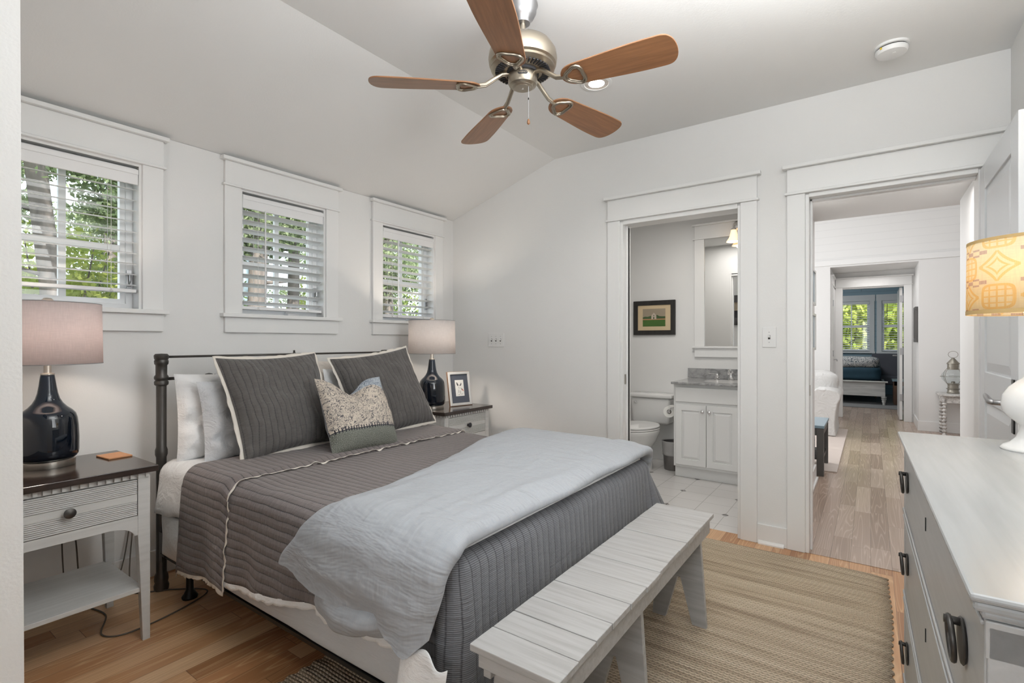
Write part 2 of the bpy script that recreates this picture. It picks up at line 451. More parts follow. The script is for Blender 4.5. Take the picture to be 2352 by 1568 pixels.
# paisley cushion: scroll lines over cream, tweed below, cross-stitched band
t = NT('paisley_tweed_cushion')
u, v, _ = t.sep(t.coord('UV'))
n1 = t.n('ShaderNodeTexNoise', Vector=t.coord('UV'), Scale=11.0, Detail=1.0, Distortion=2.6).outputs[0]
l1 = t.m('LESS_THAN', t.m('ABSOLUTE', t.m('SUBTRACT', t.m('FRACT', t.m('MULTIPLY', n1, 11.0)), 0.5)), 0.12)
n2 = t.n('ShaderNodeTexNoise', Vector=t.coord('UV'), Scale=34.0, Detail=1.0, Distortion=1.6).outputs[0]
l2 = t.m('LESS_THAN', t.m('ABSOLUTE', t.m('SUBTRACT', n2, 0.5)), 0.022)
reg = t.m('GREATER_THAN', t.noise(t.coord('UV'), 14.0, 1.0), 0.44)
ln = t.m('MAXIMUM', t.m('MULTIPLY', l1, reg), l2)
c1 = t.mix(t.m('MULTIPLY', ln, 0.85), (0.56, 0.49, 0.41), (0.055, 0.055, 0.075))
c1 = t.mix(t.m('GREATER_THAN', t.m('ADD', v, t.m('MULTIPLY', u, 0.5)), 0.20), c1, t.mix(t.m('MULTIPLY', ln, 0.8), (0.42, 0.46, 0.50), (0.06, 0.09, 0.15)))
tw = t.noise(t.coord('UV'), 420.0, 1.0)
twc = t.ramp(tw, [(0.35, (0.055, 0.06, 0.05)), (0.5, (0.15, 0.155, 0.13)), (0.65, (0.33, 0.34, 0.30))])
low = t.m('LESS_THAN', v, -0.105)
c1 = t.mix(low, c1, twc)
band = t.m('MULTIPLY', t.m('LESS_THAN', t.m('ABSOLUTE', t.m('ADD', v, 0.10)), 0.012), t.m('LESS_THAN', t.m('FRACT', t.m('DIVIDE', u, 0.0145)), 0.32))
band = t.m('MAXIMUM', band, t.m('LESS_THAN', t.m('ABSOLUTE', t.m('ADD', v, 0.103)), 0.002))
c1 = t.mix(band, c1, (0.02, 0.02, 0.03))
M['paisley'] = t.set(Base__Color=c1, Roughness=0.95, Normal=t.bump(tw, 0.2, 0.003))

t = NT('bandana_print')
n1 = t.n('ShaderNodeTexNoise', Vector=t.coord(), Scale=5.0, Detail=1.0, Distortion=2.6).outputs[0]
l1 = t.m('LESS_THAN', t.m('ABSOLUTE', t.m('SUBTRACT', t.m('FRACT', t.m('MULTIPLY', n1, 8.0)), 0.5)), 0.16)
M['scroll'] = t.set(Base__Color=t.mix(l1, (0.50, 0.49, 0.47), (0.07, 0.09, 0.11)), Roughness=0.9)
t = NT('blue_basket')
n1 = t.noise(t.coord(), 60.0, 1.0)
M['bluebasket'] = t.set(Base__Color=t.ramp(n1, [(0.45, (0.02, 0.04, 0.12)), (0.55, (0.5, 0.52, 0.55))]), Roughness=0.8)

# braided jute
t = NT('braided_jute')
x, y, z = t.sep(t.coord())
rowp = 0.0135
rx = t.m('DIVIDE', t.m('ADD', x, t.m('MULTIPLY', t.noise(t.coord(), 3.0, 1.0), 0.02)), rowp)
rid = t.m('FLOOR', rx)
fr_ = t.m('FRACT', rx)
ridge = t.m('SINE', t.m('MULTIPLY', fr_, PI))
rn = t.n('ShaderNodeTexWhiteNoise', _noise_dimensions='1D', W=rid).outputs[0]
side = t.m('SUBTRACT', t.m('MULTIPLY', t.m('GREATER_THAN', fr_, 0.5), 2.0), 1.0)
br = t.m('FRACT', t.m('ADD', t.m('DIVIDE', t.m('ADD', y, t.m('MULTIPLY', side, t.m('MULTIPLY', fr_, 0.008))), 0.019), t.m('MULTIPLY', rn, 5.0)))
braid = t.m('SINE', t.m('MULTIPLY', br, PI))
rowcol = t.noise(t.n('ShaderNodeCombineXYZ', X=t.m('MULTIPLY', rid, 0.31), Y=t.m('MULTIPLY', y, 0.8)).outputs[0], 1.0, 3.0, 0.7)
fib = t.noise(t.scale(t.coord(), (150, 60, 1)), 1.0, 3.0)
c1 = t.ramp(rowcol, [(0.32, (0.34, 0.24, 0.16)), (0.48, (0.66, 0.53, 0.38)), (0.66, (0.84, 0.71, 0.54))])
c1 = t.mix(t.m('MULTIPLY', fib, 0.5), c1, (0.74, 0.62, 0.46))
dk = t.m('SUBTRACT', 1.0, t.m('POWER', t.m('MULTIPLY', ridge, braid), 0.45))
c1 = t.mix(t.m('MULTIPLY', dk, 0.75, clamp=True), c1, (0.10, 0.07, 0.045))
h = t.m('MULTIPLY', ridge, t.m('ADD', 0.4, t.m('MULTIPLY', braid, 0.8)))
M['jute'] = t.set(Base__Color=c1, Roughness=0.95, Normal=t.bump(h, 0.9, 0.008))

t = NT('shiplap_boards')
x, y, z = t.sep(t.coord())
fz = t.m('FRACT', t.m('DIVIDE', z, 0.105))
ln = t.m('LESS_THAN', fz, 0.05)
M['shiplap'] = t.set(Base__Color=t.mix(t.m('MULTIPLY', ln, 0.25), (0.80, 0.80, 0.79), (0.5, 0.5, 0.5)), Roughness=0.5, Normal=t.bump(t.m('SUBTRACT', 0.0, ln), 0.5, 0.004))
t = NT('blue_shiplap')
x, y, z = t.sep(t.coord())
ln = t.m('LESS_THAN', t.m('FRACT', t.m('DIVIDE', z, 0.13)), 0.06)
M['blue_ship'] = t.set(Base__Color=t.mix(t.m('MULTIPLY', ln, 0.5), (0.30, 0.43, 0.50), (0.08, 0.14, 0.18)), Roughness=0.5)


def leafmat(name, a, b, tr=0.45):
    t = NT(name)
    f = t.n('ShaderNodeObjectInfo').outputs['Random']
    g = t.noise(t.coord(), 1.3, 3.0)
    c1 = t.mix(t.ramp(g, [(0.35, (0, 0, 0)), (0.65, (1, 1, 1))]), a, b)
    d = t.n('ShaderNodeBsdfDiffuse', Color=c1).outputs[0]
    e = t.n('ShaderNodeBsdfTranslucent', Color=c1).outputs[0]
    ms = t.n('ShaderNodeMixShader')
    ms.inputs[0].default_value = tr
    t.put(ms.inputs[1], d)
    t.put(ms.inputs[2], e)
    t.t.links.new(ms.outputs[0], t.t.nodes['Material Output'].inputs[0])
    return t.mat


M['leaf_pine'] = leafmat('pine_needles', (0.20, 0.27, 0.13), (0.42, 0.48, 0.30))
M['leaf_bush'] = leafmat('bright_leaves', (0.26, 0.36, 0.07), (0.60, 0.64, 0.18))
M['leaf_dark'] = leafmat('deep_leaves', (0.10, 0.16, 0.06), (0.30, 0.40, 0.14))

WORLDM = {}


class MB:
    """collects geometry in world coordinates (or local if told so)"""
    def __init__(s):
        s.v = []
        s.f = []
        s.uv = {}
        s.luv = False
        s.X = None

    def add(s, vs, fs, uvs=None):
        o = len(s.v)
        for p in vs:
            p = Vector(p)
            if s.luv:
                s.uv[len(s.v)] = (p.x, p.y)
            if s.X is not None:
                p = s.X @ p
            s.v.append(p)
        for f in fs:
            s.f.append(tuple(i + o for i in f))
        if uvs:
            for i, q in enumerate(uvs):
                s.uv[o + i] = q
        return s

    def box(s, x0, x1, y0, y1, z0, z1):
        if x0 > x1: x0, x1 = x1, x0
        if y0 > y1: y0, y1 = y1, y0
        if z0 > z1: z0, z1 = z1, z0
        return s.add([(x0, y0, z0), (x1, y0, z0), (x1, y1, z0), (x0, y1, z0), (x0, y0, z1), (x1, y0, z1), (x1, y1, z1), (x0, y1, z1)],
                     [(0, 3, 2, 1), (4, 5, 6, 7), (0, 1, 5, 4), (1, 2, 6, 5), (2, 3, 7, 6), (3, 0, 4, 7)])

    def lathe(s, prof, c=(0, 0, 0), n=32, axis='z', cap=True, uvr=None):
        """prof: list of (r, h)"""
        vs, fs, uvs = [], [], []
        m = len(prof)
        for i in range(n + 1 if uvr else n):
            a = 2 * PI * i / n
            for r, h in prof:
                p = (r * math.cos(a), r * math.sin(a), h)
                if axis == 'x': p = (p[2], p[0], p[1])
                if axis == 'y': p = (p[0], p[2], p[1])
                vs.append((p[0] + c[0], p[1] + c[1], p[2] + c[2]))
                if uvr: uvs.append((uvr * a, h))
        k = n
        for i in range(k):
            j = (i + 1) if uvr else (i + 1) % n
            for q in range(m - 1):
                a0, a1, b0, b1 = i * m + q, i * m + q + 1, j * m + q, j * m + q + 1
                fs.append((a0, b0, b1, a1) if axis != 'y' else (a0, a1, b1, b0))
        if cap and not uvr:
            if prof[0][0] > 1e-5: fs.append(tuple(i * m for i in range(n))[::-1] if axis != 'y' else tuple(i * m for i in range(n)))
            if prof[-1][0] > 1e-5: fs.append(tuple(i * m + m - 1 for i in range(n)) if axis != 'y' else tuple(i * m + m - 1 for i in range(n))[::-1])
        return s.add(vs, fs, uvs or None)

    def tube(s, pts, r, n=8, closed=False):
        pts = [Vector(p) for p in pts]
        m = len(pts)
        vs, fs = [], []
        prev = None
        for i, p in enumerate(pts):
            if closed:
                d = pts[(i + 1) % m] - pts[i - 1]
            else:
                d = pts[min(i + 1, m - 1)] - pts[max(i - 1, 0)]
            d.normalize()
            up = prev if prev is not None else (Vector((0, 0, 1)) if abs(d.z) < 0.9 else Vector((1, 0, 0)))
            a = d.cross(up)
            if a.length < 1e-4: a = d.cross(Vector((0, 1, 0)))
            a.normalize()
            b = a.cross(d).normalized()
            prev = b
            rr = r[i] if isinstance(r, (list, tuple)) else r
            for k in range(n):
                th = 2 * PI * k / n
                vs.append(p + a * rr * math.cos(th) + b * rr * math.sin(th))
        cnt = m if closed else m - 1
        for i in range(cnt):
            j = (i + 1) % m
            for k in range(n):
                l = (k + 1) % n
                fs.append((i * n + k, i * n + l, j * n + l, j * n + k))
        if not closed:
            fs.append(tuple(range(n))[::-1])
            fs.append(tuple((m - 1) * n + k for k in range(n)))
        return s.add(vs, fs)

    def prism(s, poly, z0, z1, axis='z'):
        """poly in 2D; axis z: (x,y), axis y: (x,z) extruded in y, axis x: (y,z) extruded in x"""
        n = len(poly)
        def P(a, b, h):
            return (a, b, h) if axis == 'z' else ((a, h, b) if axis == 'y' else (h, a, b))
        vs = [P(a, b, z0) for a, b in poly] + [P(a, b, z1) for a, b in poly]
        fs = [tuple(range(n))[::-1], tuple(range(n, 2 * n))] + [(i, (i + 1) % n, n + (i + 1) % n, n + i) for i in range(n)]
        return s.add(vs, fs)

    def frame(s, axis, a0, a1, b0, b1, w, d0, d1):
        """rectangular ring; axis = thickness axis; w = width or (wa0, wa1, wb0, wb1)"""
        if not isinstance(w, tuple): w = (w, w, w, w)
        o = [(a0, b0), (a1, b0), (a1, b1), (a0, b1)]
        n = [(a0 + w[0], b0 + w[2]), (a1 - w[1], b0 + w[2]), (a1 - w[1], b1 - w[3]), (a0 + w[0], b1 - w[3])]
        def P(q, h):
            a, b = q
            return (h, a, b) if axis == 'x' else ((a, h, b) if axis == 'y' else (a, b, h))
        vs = [P(q, h) for h in (d0, d1) for q in o + n]
        fs = []
        for i in range(4):
            j = (i + 1) % 4
            fs += [(i, j, 4 + j, 4 + i), (8 + i, 12 + i, 12 + j, 8 + j), (i, 8 + i, 8 + j, j), (4 + i, 4 + j, 12 + j, 12 + i)]
        ok = (d1 > d0) == (axis != 'y')
        if ok: fs = [f[::-1] for f in fs]
        s.add(vs, [f[::-1] for f in fs])
        return s

    def grid(s, fn, nu, nv, closed_v=False):
        """fn(i/nu, j/nv) -> (pos, uv)"""
        vs, uvs, fs = [], [], []
        mv = nv if closed_v else nv + 1
        for i in range(nu + 1):
            for j in range(mv):
                p, q = fn(i / nu, j / nv)
                vs.append(p); uvs.append(q)
        for i in range(nu):
            for j in range(nv):
                k = (j + 1) % mv
                fs.append((i * mv + j, (i + 1) * mv + j, (i + 1) * mv + k, i * mv + k))
        return s.add(vs, fs, uvs)

    def build(s, name, mat, parent=None, local=False, smooth=False, bevel=0.0, solid=0.0, subsurf=0, fixn=False):
        me = bpy.data.meshes.new(name)
        inv = None
        if parent is not None and not local:
            inv = WORLDM[parent.name].inverted()
        vs = [tuple(inv @ p) if inv is not None else tuple(p) for p in s.v]
        me.from_pydata(vs, [], s.f)
        if s.uv:
            ul = me.uv_layers.new(name='uv')
            for l in me.loops:
                ul.data[l.index].uv = s.uv.get(l.vertex_index, (0, 0))
        me.materials.append(M[mat] if isinstance(mat, str) else mat)
        if fixn:
            import bmesh
            bm = bmesh.new(); bm.from_mesh(me)
            bmesh.ops.recalc_face_normals(bm, faces=bm.faces)
            bm.to_mesh(me); bm.free()
        o = bpy.data.objects.new(name, me)
        C.objects.link(o)
        if smooth:
            for p in me.polygons: p.use_smooth = True
            if smooth == 'auto':
                me.set_sharp_from_angle(angle=math.radians(40))
        if bevel:
            b = o.modifiers.new('bevel', 'BEVEL'); b.width = bevel; b.segments = 2; b.limit_method = 'ANGLE'; b.angle_limit = math.radians(40)
        if solid:
            b = o.modifiers.new('solid', 'SOLIDIFY'); b.thickness = solid; b.offset = 0
        if subsurf:
            b = o.modifiers.new('sub', 'SUBSURF'); b.levels = subsurf; b.render_levels = subsurf
        if parent is not None:
            o.parent = parent
            WORLDM[o.name] = WORLDM[parent.name].copy()
        else:
            WORLDM[o.name] = Matrix.Identity(4)
        return o


def thing(name, label, cat, loc=(0, 0, 0), rotz=0.0, group=None):
    o = bpy.data.objects.new(name, None)
    C.objects.link(o)
    o.empty_display_size = 0.1
    o.location = loc
    o.rotation_euler = (0, 0, rotz)
    WORLDM[o.name] = Matrix.Translation(loc) @ Matrix.Rotation(rotz, 4, 'Z')
    o['label'] = label
    o['category'] = cat
    if group: o['group'] = group
    return o


def tag(o, label, cat, group=None):
    o['label'] = label
    o['category'] = cat
    if group: o['group'] = group
    return o


def struct(o):
    o['kind'] = 'structure'
    return o


def sroot(name, loc=(0, 0, 0)):
    o = bpy.data.objects.new(name, None)
    C.objects.link(o)
    o.location = loc
    WORLDM[o.name] = Matrix.Translation(loc)
    o['kind'] = 'structure'
    return o


def smooth_path(pts, n=8):
    pts = [Vector(p) for p in pts]
    out = []
    for i in range(len(pts) - 1):
        p0, p1, p2, p3 = pts[max(0, i - 1)], pts[i], pts[i + 1], pts[min(len(pts) - 1, i + 2)]
        for k in range(n):
            q = k / n
            v = 0.5 * ((2 * p1) + (p2 - p0) * q + (2 * p0 - 5 * p1 + 4 * p2 - p3) * q * q + (3 * p1 - p0 - 3 * p2 + p3) * q ** 3)
            v.z = max(v.z, 0.004)
            out.append(v)
    out.append(pts[-1])
    return out


def nz(x, y, z=0.0):
    return noise.noise(Vector((x, y, z)))


def sm(x):
    x = max(0.0, min(1.0, x))
    return x * x * (3 - 2 * x)

# ================================================================ the setting
YW, XB, YC = 3.0, 3.31, -0.54          # window wall, bathroom wall, dresser wall
ZC = 2.587                              # flat ceiling
struct(MB().box(-1.7, 3.37, -0.7, 3.15, -0.1, 0).build('floor', 'oak'))
struct(MB().box(3.37, 16.0, -3.6, 0.5, -0.1, 0).box(5.17, 16.0, 0.5, 3.4, -0.1, 0).build('floor_hall', 'oak_daylit'))
struct(MB().box(3.37, 5.17, 0.5, 3.4, -0.1, 0).build('floor_bathroom', 'tile'))
# ceiling: flat, then sloping down to the window wall
struct(MB().prism([(-0.7, ZC), (1.956, ZC), (3.16, 2.213), (3.16, 2.33), (1.97, ZC + 0.12), (-0.7, ZC + 0.12)], -1.7, 3.43, 'x').build('ceiling', 'ceil'))
struct(MB().box(3.43, 5.17, 0.5, 3.4, 2.4, 2.5).build('ceiling_bathroom', 'ceil'))
struct(MB().box(3.43, 5.12, -0.66, 0.5, 2.245, 2.4).build('ceiling_hall', 'ceil'))
struct(MB().box(5.12, 8.85, -3.6, 3.4, 3.3, 3.4).build('ceiling_living', 'ceil'))
struct(MB().box(8.85, 9.69, -0.65, 0.6, 2.285, 2.4).build('ceiling_vestibule', 'ceil'))
struct(MB().box(9.69, 14.4, -3.0, 3.4, 2.62, 2.7).build('ceiling_bedroom', 'blue_ship'))

OPEN = [(0.423, 0.983), (1.471, 2.032), (2.514, 3.076)]
SZ, HZ = 1.362, 2.09
b = MB()
xs = [-1.7] + [v for o in OPEN for v in o] + [3.43]
for i in range(0, len(xs), 2):
    b.box(xs[i], xs[i + 1], YW, YW + 0.15, SZ, HZ)
b.box(-1.7, 3.43, YW, YW + 0.15, 0, SZ).box(-1.7, 3.43, YW, YW + 0.15, HZ, 2.26)
struct(b.build('wall_window', 'wall'))
# bathroom / hall wall with two door openings, top follows the ceiling
b = MB()
b.prism([(1.425, 0), (3.0, 0), (3.0, 2.262), (1.956, ZC), (1.425, ZC)], XB, XB + 0.12, 'x')
b.box(XB, XB + 0.12, 0.645, 1.425, 2.03, ZC)
b.box(XB, XB + 0.12, 0.303, 0.645, 0, ZC)
b.box(XB, XB + 0.12, -0.44, 0.303, 2.035, ZC)
b.box(XB, XB + 0.12, -0.66, -0.44, 0, ZC)
struct(b.build('wall_far', 'wall'))
struct(MB().box(-1.7, XB, YC - 0.12, YC, 0, ZC).build('wall_right', 'wall'))
struct(MB().box(-1.7, -1.58, YC, YW, 0, ZC).build('wall_back', 'wall'))
# closet corner at the left; its outer corner leans a hair as in the picture
b = MB()
b.add([(-1.58, 1.37, 0), (0.254, 1.37, 0), (0.254, 3.0, 0), (-1.58, 3.0, 0), (-1.58, 1.37, 2.6), (0.243, 1.37, 2.6), (0.243, 3.0, 2.6), (-1.58, 3.0, 2.6)],
      [(0, 3, 2, 1), (4, 5, 6, 7), (0, 1, 5, 4), (1, 2, 6, 5), (2, 3, 7, 6), (3, 0, 4, 7)])
struct(b.build('wall_closet', 'wall'))
# bathroom shell
struct(MB().box(5.05, 5.17, 0.5, 3.4, 0, 2.4).build('wall_bath_back', 'wall'))
struct(MB().box(3.43, 5.05, 2.95, 3.05, 0, 2.4).build('wall_bath_left', 'wall'))
struct(MB().box(3.43, 5.12, 0.40, 0.5, 0, 2.4).build('wall_hall_left', 'wall'))
struct(MB().box(3.43, 4.97, -0.66, -0.54, 0, 2.4).build('wall_hall_right', 'wall'))
# living room shell
struct(MB().box(5.05, 5.17, 3.05, 3.4, 0, 2.4).box(5.05, 5.17, 0.5, 3.4, 2.4, 3.3).box(5.06, 5.115, -3.6, 0.5, 2.30, 3.3).box(4.85, 4.965, -3.6, -0.665, 0, 3.3).build('wall_living_near', 'wall'))
struct(MB().box(5.17, 8.85, 3.3, 3.4, 0, 3.3).build('wall_living_left', 'wall'))
struct(MB().box(5.0, 8.85, -3.6, -3.5, 0, 3.3).build('wall_living_right', 'wall'))
VL, VR = 0.485, -0.53
struct(MB().box(8.73, 8.85, VL, 3.3, 0, 2.31).box(8.73, 8.85, -3.5, VR, 0, 2.31).box(8.73, 8.85, VR, VL, 2.285, 2.31).build('wall_living_far', 'wall'))
struct(MB().box(8.735, 8.85, -3.5, 3.3, 2.31, 3.3).build('wall_shiplap', 'shiplap'))
struct(MB().box(8.712, 8.73, -3.5, 3.3, 2.31, 2.385).build('trim_1', 'trim'))
# vestibule and its door wall
struct(MB().box(8.85, 9.57, VR - 0.12, VR, 0, 2.285).build('wall_vestibule_right', 'wall'))
struct(MB().box(8.85, 9.57, VL, VL + 0.12, 0, 2.285).build('wall_vestibule_left', 'wall'))
DL, DR = 0.365, -0.405
struct(MB().box(9.57, 9.69, DL, 3.4, 0, 2.62).box(9.57, 9.69, -3.0, DR, 0, 2.62).box(9.57, 9.69, DR, DL, 2.03, 2.62).build('wall_bedroom_near', 'wall'))
# far bedroom
FW = [(0.02, 0.72), (-0.90, -0.20)]
b = MB()
b.box(14.2, 14.32, -3.0, -0.90, 0, 2.7).box(14.2, 14.32, -0.20, 0.02, 0.97, 2.13).box(14.2, 14.32, 0.72, 3.4, 0, 2.7)
b.box(14.2, 14.32, -0.9, 0.72, 0, 0.97).box(14.2, 14.32, -0.9, 0.72, 2.13, 2.7)
struct(b.build('wall_bedroom_far', 'blue_ship'))
struct(MB().box(9.69, 14.2, -3.0, -2.9, 0, 2.62).build('wall_bedroom_right', 'blue_wall'))
struct(MB().box(9.69, 14.2, 3.3, 3.4, 0, 2.62).build('wall_bedroom_left', 'blue_wall'))


# ---------------------------------------------------------------- casings (craftsman: side boards, head with bead and cap)
def casing_yz(num, X, sgn, y0, y1, ztop, cas=0.092, head=0.135, zb=0.0):
    """door casing on a wall whose face is at X, facing sgn*x. y0<y1 = opening"""
    t = 0.02 * sgn
    b = MB()
    b.box(X, X + t, y0 - cas, y0, zb, ztop).box(X, X + t, y1, y1 + cas, zb, ztop)
    o = y1 + cas
    p = y0 - cas
    b.box(X, X + t * 1.5, p - 0.012, o + 0.012, ztop, ztop + 0.014)
    b.box(X, X + t * 1.1, p, o, ztop + 0.014, ztop + 0.014 + head)
    b.box(X, X + t * 2.3, p - 0.022, o + 0.022, ztop + 0.014 + head, ztop + 0.036 + head)
    return struct(b.build('trim_%d' % num, 'trim', bevel=0.003))


casing_yz(2, XB, -1, 0.645, 1.425, 2.042)
b = MB()                                     # hall door casing, its right side runs behind the open door
b.box(XB - 0.02, XB, 0.303, 0.395, 0, 2.042).box(XB - 0.02, XB, YC, -0.44, 0, 2.042)
b.box(XB - 0.03, XB, YC, 0.407, 2.042, 2.056).box(XB - 0.022, XB, YC, 0.395, 2.056, 2.19).box(XB - 0.046, XB, YC, 0.417, 2.19, 2.212)
struct(b.build('trim_3', 'trim', bevel=0.003))
# jambs with stops
struct(MB().box(XB - 0.01, 3.43, 1.405, 1.425, 0, 2.03).box(XB - 0.01, 3.43, 0.645, 0.662, 0, 2.03).box(XB - 0.01, 3.43, 0.662, 1.405, 2.012, 2.042)
       .box(3.35, 3.36, 1.39, 1.405, 0, 2.012).box(3.385, 3.40, 1.39, 1.405, 0, 2.012).build('trim_4', 'trim', bevel=0.002))
struct(MB().box(XB - 0.01, 3.43, 0.285, 0.303, 0, 2.035).box(XB - 0.01, 3.43, -0.44, -0.425, 0, 2.035).box(XB - 0.01, 3.43, -0.425, 0.285, 2.018, 2.042)
       .box(3.36, 3.40, 0.273, 0.285, 0, 2.018).box(3.36, 3.40, -0.425, 0.285, 2.006, 2.018).build('trim_5', 'trim', bevel=0.002))
struct(MB().box(3.3655, 3.3845, 1.3895, 1.392, 0, 2.0).build('trim_6', 'slot'))
# baseboards
struct(MB().box(XB - 0.014, XB, 1.517, 3.0, 0, 0.13).box(XB - 0.014, XB, 0.395, 0.553, 0, 0.114).build('baseboard_far', 'trim', bevel=0.002))
struct(MB().prism([(XB - 0.03, 0), (XB - 0.014, 0), (XB - 0.014, 0.02), (XB - 0.022, 0.018), (XB - 0.03, 0.008)], 0.41, 0.545, 'y').build('baseboard_shoe', 'trim'))
struct(MB().box(0.255, XB - 0.014, YW - 0.014, YW, 0, 0.13).build('baseboard_window', 'trim', bevel=0.002))
struct(MB().box(-1.58, XB - 0.03, YC, YC + 0.014, 0, 0.13).build('baseboard_right', 'trim', bevel=0.002))
struct(MB().box(3.46, 5.12, 0.386, 0.40, 0, 0.125).box(5.12, 5.134, 0.386, 0.5, 0, 0.125).box(3.46, 5.13, 0.372, 0.386, 0, 0.02).build('baseboard_hall', 'trim', bevel=0.002))
struct(MB().box(8.716, 8.73, VL, 3.3, 0, 0.13).box(8.716, 8.73, -3.5, VR, 0, 0.13).box(8.716, 9.57, VR, VR + 0.014, 0, 0.13).box(8.716, 9.57, VL - 0.014, VL, 0, 0.13).build('baseboard_living', 'trim', bevel=0.002))
struct(MB().box(5.036, 5.05, 0.5, 2.95, 0, 0.13).build('baseboard_bath', 'trim', bevel=0.002))
casing_yz(7, 9.57, -1, DR, DL, 2.05, cas=0.095, head=0.12)

# ---------------------------------------------------------------- windows with trim
for i, (x0, x1) in enumerate(OPEN):
    r = sroot('window_%d' % (i + 1), ((x0 + x1) / 2, YW, SZ))
    c = 0.092
    left = x0 - c
    b = MB()
    b.box(left, x0, YW - 0.02, YW, SZ, HZ).box(x1, x1 + c, YW - 0.02, YW, SZ, HZ)
    b.box(left - 0.012, x1 + c + 0.012, YW - 0.03, YW, HZ, HZ + 0.012)
    b.box(left, x1 + c, YW - 0.022, YW, HZ + 0.012, 2.232)
    b.box(left - 0.02, x1 + c + 0.02, YW - 0.046, YW, 2.232, 2.252)
    b.build('casing', 'trim', r, bevel=0.003)
    MB().box(left - 0.02, x1 + c + 0.02, YW - 0.045, YW + 0.06, SZ - 0.022, SZ).build('sill', 'trim', r, bevel=0.003)
    MB().box(left, x1 + c, YW - 0.02, YW, SZ - 0.11, SZ - 0.022).build('apron', 'trim', r, bevel=0.002)
    MB().box(x0, x0 + 0.012, YW - 0.005, YW + 0.15, SZ, HZ).box(x1 - 0.012, x1, YW - 0.005, YW + 0.15, SZ, HZ).box(x0 + 0.012, x1 - 0.012, YW - 0.005, YW + 0.15, HZ - 0.012, HZ).build('jamb', 'trim', r)
    f = 0.058
    fr = MB()
    X0, X1, Z0, Z1 = x0 + 0.012, x1 - 0.012, SZ, HZ - 0.012
    for (o_, ya, yb) in ((0.0, 0.075, 0.13), (0.022, 0.085, 0.12)):
        w_ = 0.03
        fr.frame('y', X0 + o_, X1 - o_, Z0 + o_, Z1 - o_, w_, YW + ya, YW + yb)
    fr.build('sash', 'vinyl', r, bevel=0.002)
    xm, zm = (x0 + x1) / 2 - 0.005, 1.672
    MB().box(xm - 0.014, xm + 0.014, YW + 0.092, YW + 0.112, Z0 + 0.05, Z1 - 0.05).box(X0 + 0.05, xm - 0.014, YW + 0.092, YW + 0.112, zm - 0.014, zm + 0.014).box(xm + 0.014, X1 - 0.05, YW + 0.092, YW + 0.112, zm - 0.014, zm + 0.014).build('muntin', 'vinyl', r)
    MB().box(X0 + 0.05, X1 - 0.05, YW + 0.1, YW + 0.104, Z0 + 0.05, Z1 - 0.05).build('pane', 'glass', r)
    # crank at the bottom and a sash lock at the side
    cr = MB()
    cx = x1 - 0.2
    cr.prism([(cx - 0.05, YW + 0.075), (cx - 0.035, YW + 0.045), (cx + 0.035, YW + 0.045), (cx + 0.05, YW + 0.075)], Z0 + 0.0, Z0 + 0.018)
    cr.box(cx - 0.06, cx + 0.01, YW + 0.036, YW + 0.046, Z0 + 0.018, Z0 + 0.026)
    cr.build('crank', 'vinyl', r, bevel=0.002)
    MB().box(X1 - 0.03, X1 - 0.01, YW + 0.062, YW + 0.075, 1.47, 1.56).tube([(X1 - 0.02, YW + 0.06, 1.49), (X1 - 0.02, YW + 0.045, 1.505), (X1 - 0.02, YW + 0.045, 1.54)], 0.004).build('lock', 'steel', r)

